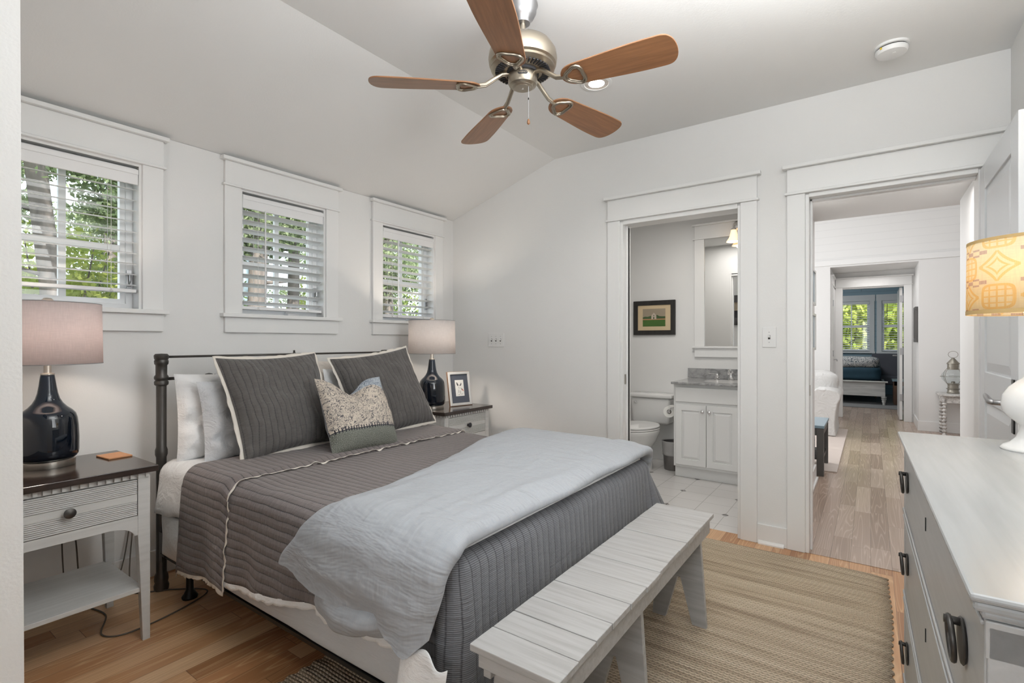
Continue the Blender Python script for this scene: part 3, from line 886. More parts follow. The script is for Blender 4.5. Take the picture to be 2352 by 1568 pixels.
# venetian blinds, one per window, each a thing
BL = [(0.423, 0.983, 0.0, 1.444, 11, 'left window blind, slats edge-on, its wooden valance above the nearest lamp'),
      (1.471, 2.032, 0.14, 1.39, 0, 'middle window blind over the bed with tilted white slats and a long wand'),
      (2.514, 3.076, 0.02, 1.385, 3, 'right window blind near the room corner, above the far nightstand lamp')]
for i, (x0, x1, wnd, zb, tilt, lab) in enumerate(BL):
    tl = math.radians([9, -21, -11][i])
    r = thing('window_blind', 'white venetian ' + lab, 'blind', ((x0 + x1) / 2, YW + 0.035, zb), 0, 'white blinds on the window wall')
    X0, X1 = x0 + 0.016, x1 - 0.016
    MB().box(X0, X1, YW + 0.012, YW + 0.058, 2.03, 2.068).build('head_rail', 'slat', r)
    MB().box(X0 - 0.002, X1 + 0.002, YW - 0.004, YW + 0.008, 1.985, 2.06).box(X0 - 0.002, X1 + 0.002, YW - 0.008, YW - 0.004, 2.035, 2.06).build('valance', 'slat', r, bevel=0.002)
    sl = MB()
    z = 1.965
    dy, dz = 0.025 * math.cos(tl), 0.025 * math.sin(tl)
    while z > zb + 0.03:
        yc = YW + 0.034
        n = (-math.sin(tl) * 0.0014, math.cos(tl) * 0.0014)
        q = [(yc - dy - n[0], z - dz - n[1]), (yc, z - n[1] + 0.0016), (yc + dy - n[0], z + dz - n[1]), (yc + dy + n[0], z + dz + n[1]), (yc, z + n[1] + 0.0026), (yc - dy + n[0], z - dz + n[1])]
        sl.prism(q, X0, X1, 'x')
        z -= 0.0535
    sl.build('slats', 'slat_open', r)
    MB().box(X0, X1, YW + 0.01, YW + 0.058, zb, zb + 0.018).build('bottom_rail', 'slat', r, bevel=0.003)
    for fx in (0.18, 0.80):
        cd = MB()
        xx = X0 + (X1 - X0) * fx
        cd.tube([(xx, YW + 0.008, 1.99), (xx, YW + 0.008, zb - 0.0)], 0.0012, 5).tube([(xx, YW + 0.06, 1.99), (xx, YW + 0.06, zb)], 0.0012, 5)
        cd.tube([(xx - 0.012, YW + 0.003, zb - 0.004), (xx, YW + 0.002, zb + 0.012), (xx + 0.012, YW + 0.003, zb - 0.004)], 0.0013, 5)
        cd.build('ladder_cord', 'cord', r)
    if i:
        MB().tube([(X0 + (0.13 if i == 1 else 0.14), YW - 0.012, 1.99), (X0 + (0.13 if i == 1 else 0.14), YW - 0.012, zb + (0.04 if i == 1 else 0.0))], 0.0045, 6).build('wand', 'slat', r)

# far bedroom windows and blinds
for i, (y0, y1) in enumerate(FW):
    r = sroot('window_%d' % (i + 4), (14.2, (y0 + y1) / 2, 0.97))
    MB().box(14.17, 14.2, y0 - 0.09, y0, 0.95, 2.15).box(14.17, 14.2, y1, y1 + 0.09, 0.95, 2.15).box(14.165, 14.2, y0 - 0.1, y1 + 0.1, 2.13, 2.27).box(14.13, 14.2, y0 - 0.1, y1 + 0.1, 0.93, 0.97).build('casing', 'trim', r)
    m = MB()
    ym = (y0 + y1) / 2
    m.frame('x', y0, y1, 0.97, 2.13, 0.05, 14.26, 14.3).box(14.262, 14.298, y0 + 0.05, y1 - 0.05, 1.53, 1.58).box(14.27, 14.29, ym - 0.012, ym + 0.012, 1.02, 1.53).box(14.27, 14.29, ym - 0.012, ym + 0.012, 1.58, 2.08)
    m.build('sash', 'vinyl', r)
    MB().box(14.275, 14.28, y0 + 0.04, y1 - 0.04, 1.0, 2.1).build('pane', 'glass', r)
    q = thing('window_blind', 'white slatted blind on the %s of the two windows in the distant blue bedroom' % ('left' if i == 0 else 'right'), 'blind', (14.23, ym, 0.98), 0, 'blinds in the distant bedroom')
    s_ = MB()
    z = 2.04
    while z > 1.03:
        s_.prism([(14.205, z - 0.004), (14.25, z + 0.004), (14.25, z + 0.007), (14.205, z - 0.001)], y0 + 0.01, y1 - 0.01, 'y')
        z -= 0.052
    s_.build('slats', 'slat_open', q)
    MB().box(14.2, 14.25, y0 + 0.01, y1 - 0.01, 2.06, 2.125).build('head_rail', 'slat', q)
    MB().box(14.205, 14.25, y0 + 0.01, y1 - 0.01, 0.985, 1.005).build('bottom_rail', 'slat', q)
    MB().tube([(14.19, y1 - 0.1, 2.06), (14.19, y1 - 0.1, 1.6)], 0.006, 6).build('wand', 'greyfab', q)

# ---------------------------------------------------------------- doors
def panel_door(num, x0, x1, y, th, z1, room=1):
    """door slab parallel to X between x0..x1, face planes y..y+th; recessed panels on both sides"""
    r = sroot('door_%d' % num, (x0, y, 0))
    b = MB()
    st, rl = 0.115, 0.12
    ins = 0.008
    b.box(x0, x0 + st, y, y + th, 0.01, z1).box(x1 - st, x1, y, y + th, 0.01, z1)
    zs = [(0.01, 0.22), (0.92, 1.06), (z1 - rl, z1)]
    for a_, c_ in zs:
        b.box(x0 + st, x1 - st, y, y + th, a_, c_)
    b.build('slab', 'door', r, bevel=0.003)
    p = MB()
    for a_, c_ in ((0.22, 0.92), (1.06, z1 - rl)):
        p.box(x0 + st - 0.004, x1 - st + 0.004, y + ins, y + th - ins, a_ - 0.004, c_ + 0.004)
        for yy, s_ in ((y + th - ins + 0.0003, 1), (y + ins - 0.0003, -1)):
            m = 0.045
            p.add([(x0 + st + 0.008, yy, a_ + 0.008), (x1 - st - 0.008, yy, a_ + 0.008), (x1 - st - 0.008, yy, c_ - 0.008), (x0 + st + 0.008, yy, c_ - 0.008),
                   (x0 + st + m, yy + s_ * 0.006, a_ + m), (x1 - st - m, yy + s_ * 0.006, a_ + m), (x1 - st - m, yy + s_ * 0.006, c_ - m), (x0 + st + m, yy + s_ * 0.006, c_ - m)],
                  [(4, 5, 6, 7), (0, 1, 5, 4), (1, 2, 6, 5), (2, 3, 7, 6), (3, 0, 4, 7)])
    p.build('panel', 'door', r)
    return r


d1 = panel_door(1, 2.52, 3.29, -0.47, 0.04, 2.03)
h = MB()
h.box(2.565, 2.60, -0.43, -0.425, 0.86, 1.06)
h.build('escutcheon', 'black', d1, bevel=0.002)
h = MB()
h.tube([(2.582, -0.425, 0.972), (2.582, -0.372, 0.972)], [0.011, 0.010], 12)
h.tube([(2.582, -0.374, 0.972), (2.60, -0.366, 0.974), (2.66, -0.366, 0.985), (2.69, -0.366, 0.99)], [0.010, 0.011, 0.010, 0.007], 10)
h.build('lever_handle', 'steel', d1, smooth=True)
MB().box(2.517, 2.521, -0.463, -0.437, 0.94, 1.0).build('latch_plate', 'steel', d1)
MB().lathe([(0.0, 0), (0.008, 0.0), (0.008, 0.008), (0, 0.01)], (2.516, -0.45, 0.972), 12, 'x').build('latch_bolt', 'steel', d1)
# strike plates on the door jambs
struct(MB().box(3.33, 3.355, 1.402, 1.4045, 0.90, 0.97).box(3.335, 3.35, 0.2825, 0.285, 0.89, 0.95).build('trim_8', 'pewter'))
# far bedroom door, swung into that room, hinges showing
d2 = sroot('door_2', (9.69, DR, 0))
MB().box(9.66, 10.42, DR + 0.012, DR + 0.05, 0.01, 2.02).build('slab', 'trim', d2, bevel=0.002)
hg = MB()
for z in (0.35, 1.05, 1.85):
    hg.box(9.652, 9.662, DR + 0.0, DR + 0.045, z - 0.05, z + 0.05).tube([(9.65, DR + 0.006, z - 0.05), (9.65, DR + 0.006, z + 0.05)], 0.007, 8)
hg.build('hinge', 'steel', d2)
MB().tube([(10.36, DR + 0.05, 0.97), (10.36, DR + 0.11, 0.97)], 0.012).tube([(10.36, DR + 0.105, 0.97), (10.25, DR + 0.11, 0.97)], 0.009).build('lever_handle', 'steel', d2, smooth=True)
d3 = sroot('door_3', (8.9, VL - 0.02, 0))
MB().box(9.0, 9.55, VL - 0.026, VL, 0.01, 2.02).build('slab', 'trim', d3, bevel=0.002)
hg = MB()
for z in (1.02, 1.78):
    hg.box(8.985, 9.005, VL - 0.03, VL, z - 0.045, z + 0.045)
hg.build('hinge', 'steel', d3)
MB().tube([(9.05, VL - 0.026, 0.93), (9.05, VL - 0.07, 0.93)], 0.008).tube([(9.05, VL - 0.07, 0.93), (9.05, VL - 0.07, 0.90)], 0.006).build('stop', 'steel', d3)
struct(MB().box(8.9, 8.99, VL - 0.02, VL, 0, 2.05).box(8.9, 9.57, VL - 0.03, VL, 2.05, 2.064).box(8.9, 9.57, VL - 0.02, VL, 2.064, 2.18).box(8.9, 9.57, VL - 0.04, VL, 2.18, 2.2).build('trim_9', 'trim'))
# timber threshold between bedroom and hall
struct(MB().box(3.30, 3.44, -0.425, 0.285, -0.02, 0.003).build('threshold', 'oak_daylit'))

# ---------------------------------------------------------------- switches, outlets
def switch_plate(X, yc, zc, w, hgt, n, label, group=None):
    r = thing('switch_plate', label, 'light switch', (X, yc, zc), 0, group)
    MB().box(X - 0.006, X, yc - w / 2, yc + w / 2, zc - hgt / 2, zc + hgt / 2).build('plate', 'plastic', r, bevel=0.003)
    for k in range(n):
        y = yc + (k - (n - 1) / 2) * 0.046
        MB().box(X - 0.0068, X - 0.005, y - 0.006, y + 0.006, zc - 0.012, zc + 0.012).build('slot', 'slot', r)
        q = MB()
        q.X = Matrix.Translation((X - 0.010, y, zc + 0.003)) @ Matrix.Rotation(0.5, 4, 'Y')
        q.box(-0.008, 0.006, -0.0045, 0.0045, -0.005, 0.005)
        q.build('toggle', 'plastic', r, bevel=0.001)
        for s_ in (-1, 1):
            MB().lathe([(0, 0), (0.0028, 0.0), (0.0028, 0.002)], (X - 0.0075, y, zc + s_ * 0.030), 8, 'x').build('screw', 'steel', r)
    return r


switch_plate(XB, 2.518, 1.212, 0.163, 0.115, 3, 'white triple light switch plate on the wall between the far lamp and the bathroom door')
switch_plate(XB, 0.489, 1.225, 0.075, 0.12, 1, 'white single light switch plate on the strip of wall between the two doorways')
r = thing('wall_outlet', 'white wall outlet low on the wall beside the far nightstand', 'outlet', (XB, 2.463, 0.40))
MB().box(XB - 0.006, XB, 2.427, 2.499, 0.35, 0.465).build('plate', 'plastic', r, bevel=0.003)
for z in (0.385, 0.43):
    for y in (2.454, 2.470):
        MB().box(XB - 0.0075, XB - 0.005, y - 0.002, y + 0.002, z - 0.006, z + 0.006).build('slot', 'slot', r)
r = thing('wall_outlet', 'white wall outlet on the window wall under the near nightstand', 'outlet', (0.95, YW, 0.36))
MB().box(0.91, 0.98, YW - 0.006, YW, 0.31, 0.425).build('plate', 'plastic', r, bevel=0.003)

# smoke detector
r = thing('smoke_detector', 'round white smoke detector on the ceiling above the hall door', 'smoke detector', (2.96, -0.08, ZC))
MB().lathe([(0.068, ZC), (0.068, ZC - 0.010), (0.062, ZC - 0.012)], (2.96, -0.08, 0), 40).build('base', 'plastic', r, smooth='auto')
MB().lathe([(0.060, ZC - 0.012), (0.060, ZC - 0.018)], (2.96, -0.08, 0), 40).build('vent', 'slot', r)
MB().lathe([(0.064, ZC - 0.018), (0.064, ZC - 0.028), (0.058, ZC - 0.038), (0.03, ZC - 0.042), (0, ZC - 0.042)], (2.96, -0.08, 0), 40).build('cover', 'plastic', r, smooth='auto')
MB().lathe([(0.008, 0), (0.008, -0.003), (0, -0.0035)], (2.945, -0.09, ZC - 0.041), 16).build('button', 'plastic', r)
MB().box(2.908, 2.914, -0.05, -0.035, ZC - 0.027, ZC - 0.019).build('tag', 'orange', r)
# recessed ceiling light
lx, ly = 2.466, 1.20
r = thing('recessed_light', 'lit round recessed light in the ceiling beside the fan blade', 'ceiling light', (lx, ly, ZC))
MB().lathe([(0.082, ZC), (0.082, ZC - 0.004), (0.066, ZC - 0.006), (0.062, ZC - 0.001)], (lx, ly, 0), 40, cap=False).build('trim_ring', 'plastic', r, smooth='auto')
MB().lathe([(0.062, ZC - 0.004), (0.05, ZC - 0.0035), (0.042, ZC - 0.003)], (lx, ly, 0), 40, cap=False).build('baffle', 'cream', r, smooth='auto')
MB().lathe([(0.044, ZC - 0.0025), (0.0, ZC - 0.0025)], (lx, ly, 0), 40).build('lens', 'can_glow', r)
light('recessed_light_lamp', 'SPOT', (lx, ly, ZC - 0.01), 14, (1.0, 0.93, 0.85), direction=(0, 0, -1), spot=2.4, blend=0.6, radius=0.05)

# ================================================================ ceiling fan
FX, FY = 1.694, 1.154
fan = thing('ceiling_fan', 'five-blade ceiling fan with wooden blades and brass motor above the bed', 'ceiling fan', (FX, FY, ZC))


def L(prof, name, mat, parent, n=48, **k):
    return MB().lathe(prof, (FX, FY, 0), n).build(name, mat, parent, smooth='auto', **k)


L([(0.055, 2.587), (0.060, 2.575), (0.062, 2.565), (0.057, 2.557), (0.055, 2.535), (0.045, 2.515), (0.032, 2.503), (0.030, 2.492), (0.018, 2.490), (0, 2.49)], 'canopy', 'steel', fan)
MB().lathe([(0.0125, 2.42), (0.0125, 2.50)], (FX, FY, 0), 16).build('downrod', 'bronze', fan, smooth='auto')
L([(0.02, 2.455), (0.035, 2.448), (0.05, 2.432), (0.085, 2.42), (0.118, 2.40), (0.136, 2.372), (0.140, 2.345), (0.136, 2.322), (0.128, 2.316), (0.130, 2.306), (0.120, 2.298), (0.070, 2.292), (0, 2.292)], 'motor_housing', 'bronze', fan)
v_ = MB()
for k in range(44):
    a = 2 * PI * k / 44
    v_.X = Matrix.Translation((FX, FY, 0)) @ Matrix.Rotation(a, 4, 'Z')
    v_.prism([(0.080, -0.0022), (0.112, -0.0036), (0.112, 0.0036), (0.080, 0.0022)], 2.2915, 2.2975)
v_.X = None
v_.build('vent_slots', 'print_black', fan)
L([(0.066, 2.292), (0.066, 2.283), (0.0, 2.283)], 'flywheel', 'print_black', fan)
L([(0.058, 2.285), (0.060, 2.278), (0.059, 2.25), (0.055, 2.241), (0.044, 2.236), (0.042, 2.233), (0.034, 2.232), (0.032, 2.2295), (0, 2.229)], 'switch_housing', 'bronze', fan)
L([(0.004, 2.229), (0.004, 2.2275), (0, 2.2272)], 'screw', 'chrome', fan, 12)
# name plate on the housing
dirc = Vector((-FX, -FY, 0)).normalized()
ang = math.atan2(dirc.y, dirc.x)
pl = MB()
R_ = 0.0602
vs, fs = [], []
for i in range(13):
    for j in range(2):
        t_ = (i - 6) / 6
        hh = 0.0065 * math.sqrt(max(0, 1 - abs(t_) ** 6 * 1.0)) + 0.0008
        a = ang + t_ * 0.34
        vs.append((FX + R_ * math.cos(a), FY + R_ * math.sin(a), 2.266 + (hh if j else -hh)))
for i in range(12):
    fs.append((2 * i, 2 * i + 1, 2 * i + 3, 2 * i + 2))
plate = pl.add(vs, fs).build('name_plate', 'print_black', fan)


def text_mesh(name, body, size, mat, parent, mtx, ext=0.0003):
    cu = bpy.data.curves.new(name, 'FONT')
    cu.body = body
    cu.size = size
    cu.align_x = 'CENTER'
    cu.align_y = 'CENTER'
    cu.extrude = ext
    tmp = bpy.data.objects.new(name + '_t', cu)
    C.objects.link(tmp)
    dg = bpy.context.evaluated_depsgraph_get()
    me = bpy.data.meshes.new_from_object(tmp.evaluated_get(dg))
    bpy.data.objects.remove(tmp)
    me.transform(mtx)
    if parent is not None:
        me.transform(WORLDM[parent.name].inverted())
    me.materials.clear()
    me.materials.append(M[mat])
    o = bpy.data.objects.new(name, me)
    C.objects.link(o)
    o.parent = parent
    WORLDM[o.name] = WORLDM[parent.name].copy() if parent else Matrix.Identity(4)
    return o


tx = Matrix.Translation((FX + 0.0606 * dirc.x, FY + 0.0606 * dirc.y, 2.266)) @ Matrix.Rotation(ang + PI / 2, 4, 'Z') @ Matrix.Rotation(PI / 2, 4, 'X')
text_mesh('lettering', 'REGENCY', 0.0078, 'bronze', fan, tx)
A0 = 1.0425
for k in range(5):
    a = A0 - k * 2 * PI / 5
    mt = Matrix.Translation((FX, FY, 2.232)) @ Matrix.Rotation(a, 4, 'Z') @ Matrix.Rotation(math.radians(0.8), 4, 'Y') @ Matrix.Rotation(math.radians(-12), 4, 'X')
    N_ = 40
    up_, lo_ = [], []
    for i in range(N_ + 1):
        q = 0.5 - 0.5 * math.cos(PI * i / N_)
        x = 0.172 + (0.612 - 0.172) * q
        w = 0.055 + 0.019 * sm(q / 0.8)
        w *= max(0.0, 1 - max(0.0, 1 - q / 0.16) ** 2.2) ** 0.5
        w *= max(0.0, 1 - max(0.0, (q - 0.86) / 0.14) ** 3.2) ** 0.5
        up_.append((x, max(w, 0.0004))); lo_.append((x, -max(w, 0.0004)))
    tipc = []
    b = MB(); b.X = mt; b.luv = True
    b.prism(up_ + tipc + lo_[::-1], -0.003, 0.003)
    bl = b.build('blade', 'blade', fan, bevel=0.0015)
    # iron: arm plus rounded triangular loop under the blade
    b = MB(); b.X = mt
    loop = []
    for i in range(28):
        th = 2 * PI * i / 28
        rr = 0.040 + 0.006 * math.cos(3 * th + PI)
        loop.append((0.232 + rr * math.cos(th) * 0.95, rr * math.sin(th) * 1.12, -0.006))
    b.tube(loop, 0.0055, 8, closed=True)
    b.tube([(p[0] + (0.232 - p[0]) * 0.2, p[1] * 0.8, -0.0055) for p in loop], 0.0035, 8, closed=True)
    b.X = Matrix.Translation((FX, FY, 0)) @ Matrix.Rotation(a, 4, 'Z')
    arm = [(0.055, 0, 2.286), (0.085, 0, 2.283), (0.115, 0, 2.262), (0.15, 0, 2.237), (0.192, 0, 2.229)]
    b.tube(arm, [0.011, 0.010, 0.009, 0.009, 0.009], 10)
    b.tube([(p[0], 0.0, p[2] - 0.006) for p in arm], 0.005, 8)
    b.build('blade_iron', 'bronze', fan, smooth='auto')
cx_, cy_ = FX + 0.03 * math.cos(ang + 0.9), FY + 0.03 * math.sin(ang + 0.9)
ch = thing_p = MB().tube([(cx_, cy_, 2.235), (cx_, cy_, 2.10)], 0.0011, 6).build('pull_chain', 'steel', fan)
MB().lathe([(0.0, 2.098), (0.004, 2.095), (0.0065, 2.084), (0.006, 2.078), (0.0, 2.073)], (cx_, cy_, 0), 16).build('chain_fob', 'blade', ch, smooth=True)
MB().lathe([(0.0, 2.185), (0.0025, 2.182), (0.0025, 2.176), (0.0, 2.173)], (cx_, cy_, 0), 10).build('chain_link', 'black', ch)


# ================================================================ nightstands
def nightstand(x0, x1, yf, yb, zt, label):
    """top spans x0..x1, front edge at yf, back at yb"""
    r = thing('nightstand', label, 'nightstand', ((x0 + x1) / 2, (yf + yb) / 2, 0), 0, 'grey nightstands beside the bed')
    o = 0.022
    a0, a1, f, k = x0 + o, x1 - o, yf + o, yb - 0.01
    MB().box(x0, x1, yf, yb, zt - 0.024, zt).build('top', 'ns_top', r, bevel=0.002)
    zb = zt - 0.20
    lw = 0.042
    b = MB()      # case: side, back and lower apron with curved ends
    b.box(a0 + 0.004, a0 + 0.02, f + 0.02, k, zb - 0.01, zt - 0.024).box(a1 - 0.02, a1 - 0.004, f + 0.02, k, zb - 0.01, zt - 0.024).box(a0, a1, k - 0.015, k, zb - 0.01, zt - 0.024)
    b.box(a0 + 0.02, a1 - 0.02, f + 0.03, k, zb, zb + 0.01)
    b.box(a0 + lw, a1 - lw, f + 0.004, f + 0.02, zt - 0.047, zt - 0.024)
    ap = [(a0 + lw, zb + 0.006), (a1 - lw, zb + 0.006), (a1 - lw, zb - 0.072)]
    for i in range(11):
        th = PI / 2 * i / 10
        ap.append((a1 - lw - 0.012 - 0.085 * (1 - math.cos(th)), zb - 0.072 + 0.042 * math.sin(th)))
    for i in range(10, -1, -1):
        th = PI / 2 * i / 10
        ap.append((a0 + lw + 0.012 + 0.085 * (1 - math.cos(th)), zb - 0.072 + 0.042 * math.sin(th)))
    ap.append((a0 + lw, zb - 0.072))
    b.prism(ap, f + 0.002, f + 0.018, 'y')
    b.build('case', 'ns_paint', r, bevel=0.001)
    d = MB()      # dentils under the top
    n = int((a1 - a0 - 0.01) / 0.026)
    for i in range(n + 1):
        x = a0 + 0.006 + i * (a1 - a0 - 0.024) / n
        d.box(x, x + 0.012, f - 0.008, f + 0.004, zt - 0.042, zt - 0.024)
    d.build('dentil_trim', 'ns_paint', r)
    m = int((k - f) / 0.026)
    for xa in (a0 - 0.008, a1):
        d = MB()
        for i in range(1, m):
            y = f + i * 0.026
            d.box(xa, xa + 0.008, y, y + 0.012, zt - 0.042, zt - 0.024)
        d.build('side_dentil_trim', 'ns_paint', r)
    # drawer: recessed line, reeded fields, plain middle band
    dx0, dx1, dz0, dz1 = a0 + lw + 0.003, a1 - lw - 0.003, zb + 0.008, zt - 0.050
    MB().box(dx0 - 0.003, dx1 + 0.003, f + 0.012, f + 0.02, dz0 - 0.003, dz1 + 0.003).build('drawer_gap', 'slot', r)
    d = MB()
    d.box(dx0, dx1, f + 0.004, f + 0.014, dz0, dz1)
    zm = (dz0 + dz1) / 2
    d.box(dx0, dx1, f + 0.0005, f + 0.005, zm - 0.014, zm + 0.014)
    for s_ in (0, 1):
        za, zc = (dz0, zm - 0.015) if s_ == 0 else (zm + 0.015, dz1)
        nn = 8
        st = (zc - za) / nn
        for i in range(nn):
            z0 = za + i * st
            d.prism([(f + 0.006, z0), (f + 0.0015, z0 + st * 0.12), (f - 0.0005, z0 + st * 0.45), (f + 0.0015, z0 + st * 0.78), (f + 0.006, z0 + st * 0.9)], dx0, dx1, 'x')
    dr = d.build('drawer', 'ns_paint', r)
    xm = (dx0 + dx1) / 2
    MB().lathe([(0.0, -0.030), (0.012, -0.029), (0.0185, -0.024), (0.0175, -0.019), (0.009, -0.014), (0.007, -0.006), (0.010, 0.0)], (xm, f, zm), 24, 'y').build('knob', 'print_black' if x0 > 2 else 'iron', dr, smooth='auto')
    for (lx, ly, sx, sy) in ((a0, f, 1, 1), (a1, f, -1, 1), (a0, k, 1, -1), (a1, k, -1, -1)):
        l = MB()
        ring = []
        for (z, w) in ((zt - 0.024, lw), (zb - 0.07, lw), (0.25, 0.034), (0.012, 0.026), (0.0, 0.026)):
            xi, yi = lx + sx * w, ly + sy * w
            xo = lx + sx * (0 if z > 0.3 else 0.0)
            ring.append([(lx, ly, z), (xi, ly, z), (xi, yi, z), (lx, yi, z)])
        vs = [p for q_ in ring for p in q_]
        fs = [(0, 1, 2, 3), tuple(range(len(vs) - 4, len(vs)))[::-1]]
        for i in range(len(ring) - 1):
            for j in range(4):
                fs.append((i * 4 + j, i * 4 + 4 + j, i * 4 + 4 + (j + 1) % 4, i * 4 + (j + 1) % 4))
        l.add(vs, fs)
        l.build('leg', 'ns_paint', r, bevel=0.002, fixn=True)
    MB().box(a0 + 0.02, a1 - 0.02, f + 0.012, k - 0.012, 0.195, 0.213).build('shelf', 'ns_paint', r, bevel=0.002)
    return r


nightstand(0.275, 0.832, 2.355, 2.83, 0.70, 'near grey nightstand with dark top, at the left edge of the picture')
nightstand(2.592, 3.14, 2.425, 2.89, 0.70, 'far grey nightstand in the room corner, partly behind the bed')


# ================================================================ table lamps
def table_lamp(x, y, z0, shm, label, power, col):
    r = thing('table_lamp', label, 'lamp', (x, y, z0), 0, 'blue glazed lamps on the nightstands')
    c = (x, y, z0)
    MB().lathe([(0.086, 0.0), (0.087, 0.002), (0.087, 0.025), (0.084, 0.028), (0.0, 0.028)], c, 48).build('foot', 'nickel', r, smooth='auto')
    MB().lathe([(0.082, 0.028), (0.090, 0.034), (0.0965, 0.045), (0.0985, 0.060), (0.0985, 0.11), (0.096, 0.16), (0.0925, 0.190), (0.087, 0.208), (0.076, 0.222), (0.060, 0.236), (0.047, 0.252), (0.038, 0.270), (0.032, 0.292), (0.0275, 0.32), (0.0245, 0.345), (0.022, 0.362), (0.021, 0.366), (0, 0.366)], c, 64).build('body', 'navy', r, smooth='auto')
    MB().lathe([(0.022, 0.366), (0.022, 0.371), (0.0125, 0.374), (0.0115, 0.425), (0.0, 0.425)], c, 24).build('neck', 'nickel', r, smooth='auto')
    R1, R0 = 0.170, 0.174
    sh = MB().lathe([(R0, 0.410), (R1, 0.655)], c, 64, uvr=0.17).build('shade', shm, r, smooth=True, solid=0.0015)
    for zz, rr in ((0.4105, R0), (0.6545, R1)):
        rm = MB()
        rm.tube([(x + rr * math.cos(2 * PI * i / 64), y + rr * math.sin(2 * PI * i / 64), z0 + zz) for i in range(64)], 0.0016, 6, closed=True)
        rm.build('shade_rim', 'steel', sh)
    sp = MB()
    for k in range(3):
        a = 2 * PI * k / 3
        sp.tube([(x, y, z0 + 0.63), (x + R1 * math.cos(a), y + R1 * math.sin(a), z0 + 0.645)], 0.0018, 6)
    for sgn in (-1, 1):
        sp.tube([(x, y + sgn * 0.012, z0 + 0.425), (x, y + sgn * 0.06, z0 + 0.50), (x, y + sgn * 0.045, z0 + 0.60), (x, y, z0 + 0.63)], 0.0018, 6)
    sp.build('harp', 'steel', r)
    MB().lathe([(0.006, 0.63), (0.006, 0.655), (0.016, 0.658), (0.018, 0.668), (0.012, 0.675), (0, 0.677)], c, 20).build('finial', 'nickel', r, smooth='auto')
    MB().lathe([(0.0, 0.425), (0.013, 0.43), (0.014, 0.45), (0.030, 0.49), (0.026, 0.52), (0.0, 0.535)], c, 20).build('bulb', 'bulb', r, smooth=True)
    light('table_lamp_glow', 'POINT', (x + 0.0, y - 0.05, z0 + 0.515), power, col, radius=0.035)
    return r


table_lamp(0.565, 2.70, 0.70, 'shade_pink', 'dark blue glazed table lamp with pinkish drum shade on the near nightstand', 6.5, (1.0, 0.86, 0.74))
table_lamp(2.705, 2.66, 0.70, 'shade_white', 'dark blue glazed table lamp with pale drum shade on the far nightstand', 8.5, (1.0, 0.88, 0.76))

# coaster
r = MB()
r.X = Matrix.Translation((0.779, 2.68, 0.70)) @ Matrix.Rotation(math.radians(5), 4, 'Z')
r.box(-0.044, 0.044, -0.06, 0.06, 0.0, 0.007)
tag(r.build('carved_block', 'bamboo', bevel=0.002), 'small carved orange-brown wooden block on the near nightstand top', 'wooden block')

# framed dog sketch
def add_flat(name, poly, mat, parent, mtx, off):
    b = MB(); b.X = mtx
    b.prism(poly, -off - 0.0004, -off, 'y')
    return b.build(name, mat, parent, fixn=True)


pf = thing('picture_frame', 'silver standing photo frame with a small dog sketch on grey mat, on the far nightstand', 'picture frame', (2.965, 2.60, 0.70), 0)
mt = Matrix.Translation((2.965, 2.60, 0.703)) @ Matrix.Rotation(math.radians(-13), 4, 'Z') @ Matrix.Rotation(math.radians(-10), 4, 'X')
fw, fh, ft = 0.205, 0.262, 0.026
b = MB(); b.X = mt
hw = fw / 2
b.frame('y', -hw, hw, 0, fh, ft * 0.75, -0.010, 0.006)
b.build('frame', 'silver', pf, bevel=0.002, fixn=True)
b = MB(); b.X = mt
b.frame('y', -hw - 0.003, hw + 0.003, -0.003, fh + 0.003, 0.003, -0.006, 0.008)
b.build('frame_edge', 'copper', pf, fixn=True)
b = MB(); b.X = mt
b.box(-hw + 0.01, hw - 0.01, -0.002, 0.004, 0.01, fh - 0.01)
mb_ = b.build('mat_board', 'mat_grey', pf)
b = MB(); b.X = mt
b.box(-0.040, 0.040, -0.0035, -0.002, 0.072, 0.198)
pr = b.build('sketch', 'paper', pf)
dog = [[(-0.027, 0.182), (-0.019, 0.177), (-0.010, 0.160), (-0.016, 0.150), (-0.024, 0.160)],
       [(0.018, 0.178), (0.010, 0.163), (0.004, 0.156), (0.012, 0.150), (0.020, 0.165)],
       [(-0.003, 0.160), (0.001, 0.160), (0.001, 0.152), (-0.003, 0.152)], [(0.014, 0.137), (0.022, 0.128), (0.026, 0.118), (0.018, 0.117)],
       [(-0.014, 0.122), (-0.012, 0.122), (-0.012, 0.098), (-0.014, 0.098)], [(0.000, 0.114), (0.003, 0.114), (0.006, 0.090), (0.004, 0.090)],
       [(-0.016, 0.086), (-0.004, 0.086), (-0.004, 0.084), (-0.016, 0.084)], [(0.010, 0.086), (0.026, 0.089), (0.026, 0.087), (0.010, 0.084)],
       [(-0.011, 0.142), (-0.009, 0.142), (-0.006, 0.132), (-0.008, 0.132)], [(0.004, 0.138), (0.006, 0.138), (0.006, 0.130), (0.004, 0.130)]]
b = MB(); b.X = mt
for pgn in dog:
    b.prism(pgn, -0.0040, -0.0035, 'y')
b.build('dog_drawing', 'print_black', pr, fixn=True)
M['print_red'] = simple('print_red', (0.6, 0.08, 0.05), 0.6, var=0)
b = MB(); b.X = mt
b.prism([(0.020, 0.130), (0.034, 0.115), (0.034, 0.108), (0.024, 0.116)], -0.0042, -0.0035, 'y')
b.build('red_patch', 'print_red', pr, fixn=True)
b = MB(); b.X = mt
b.prism([(0.006, 0.0), (0.078, -0.005), (0.070, 0.0), (0.012, 0.13), (0.006, 0.13)], -0.03, 0.0, 'x')
b.build('easel_leg', 'print_black', pf, fixn=True)

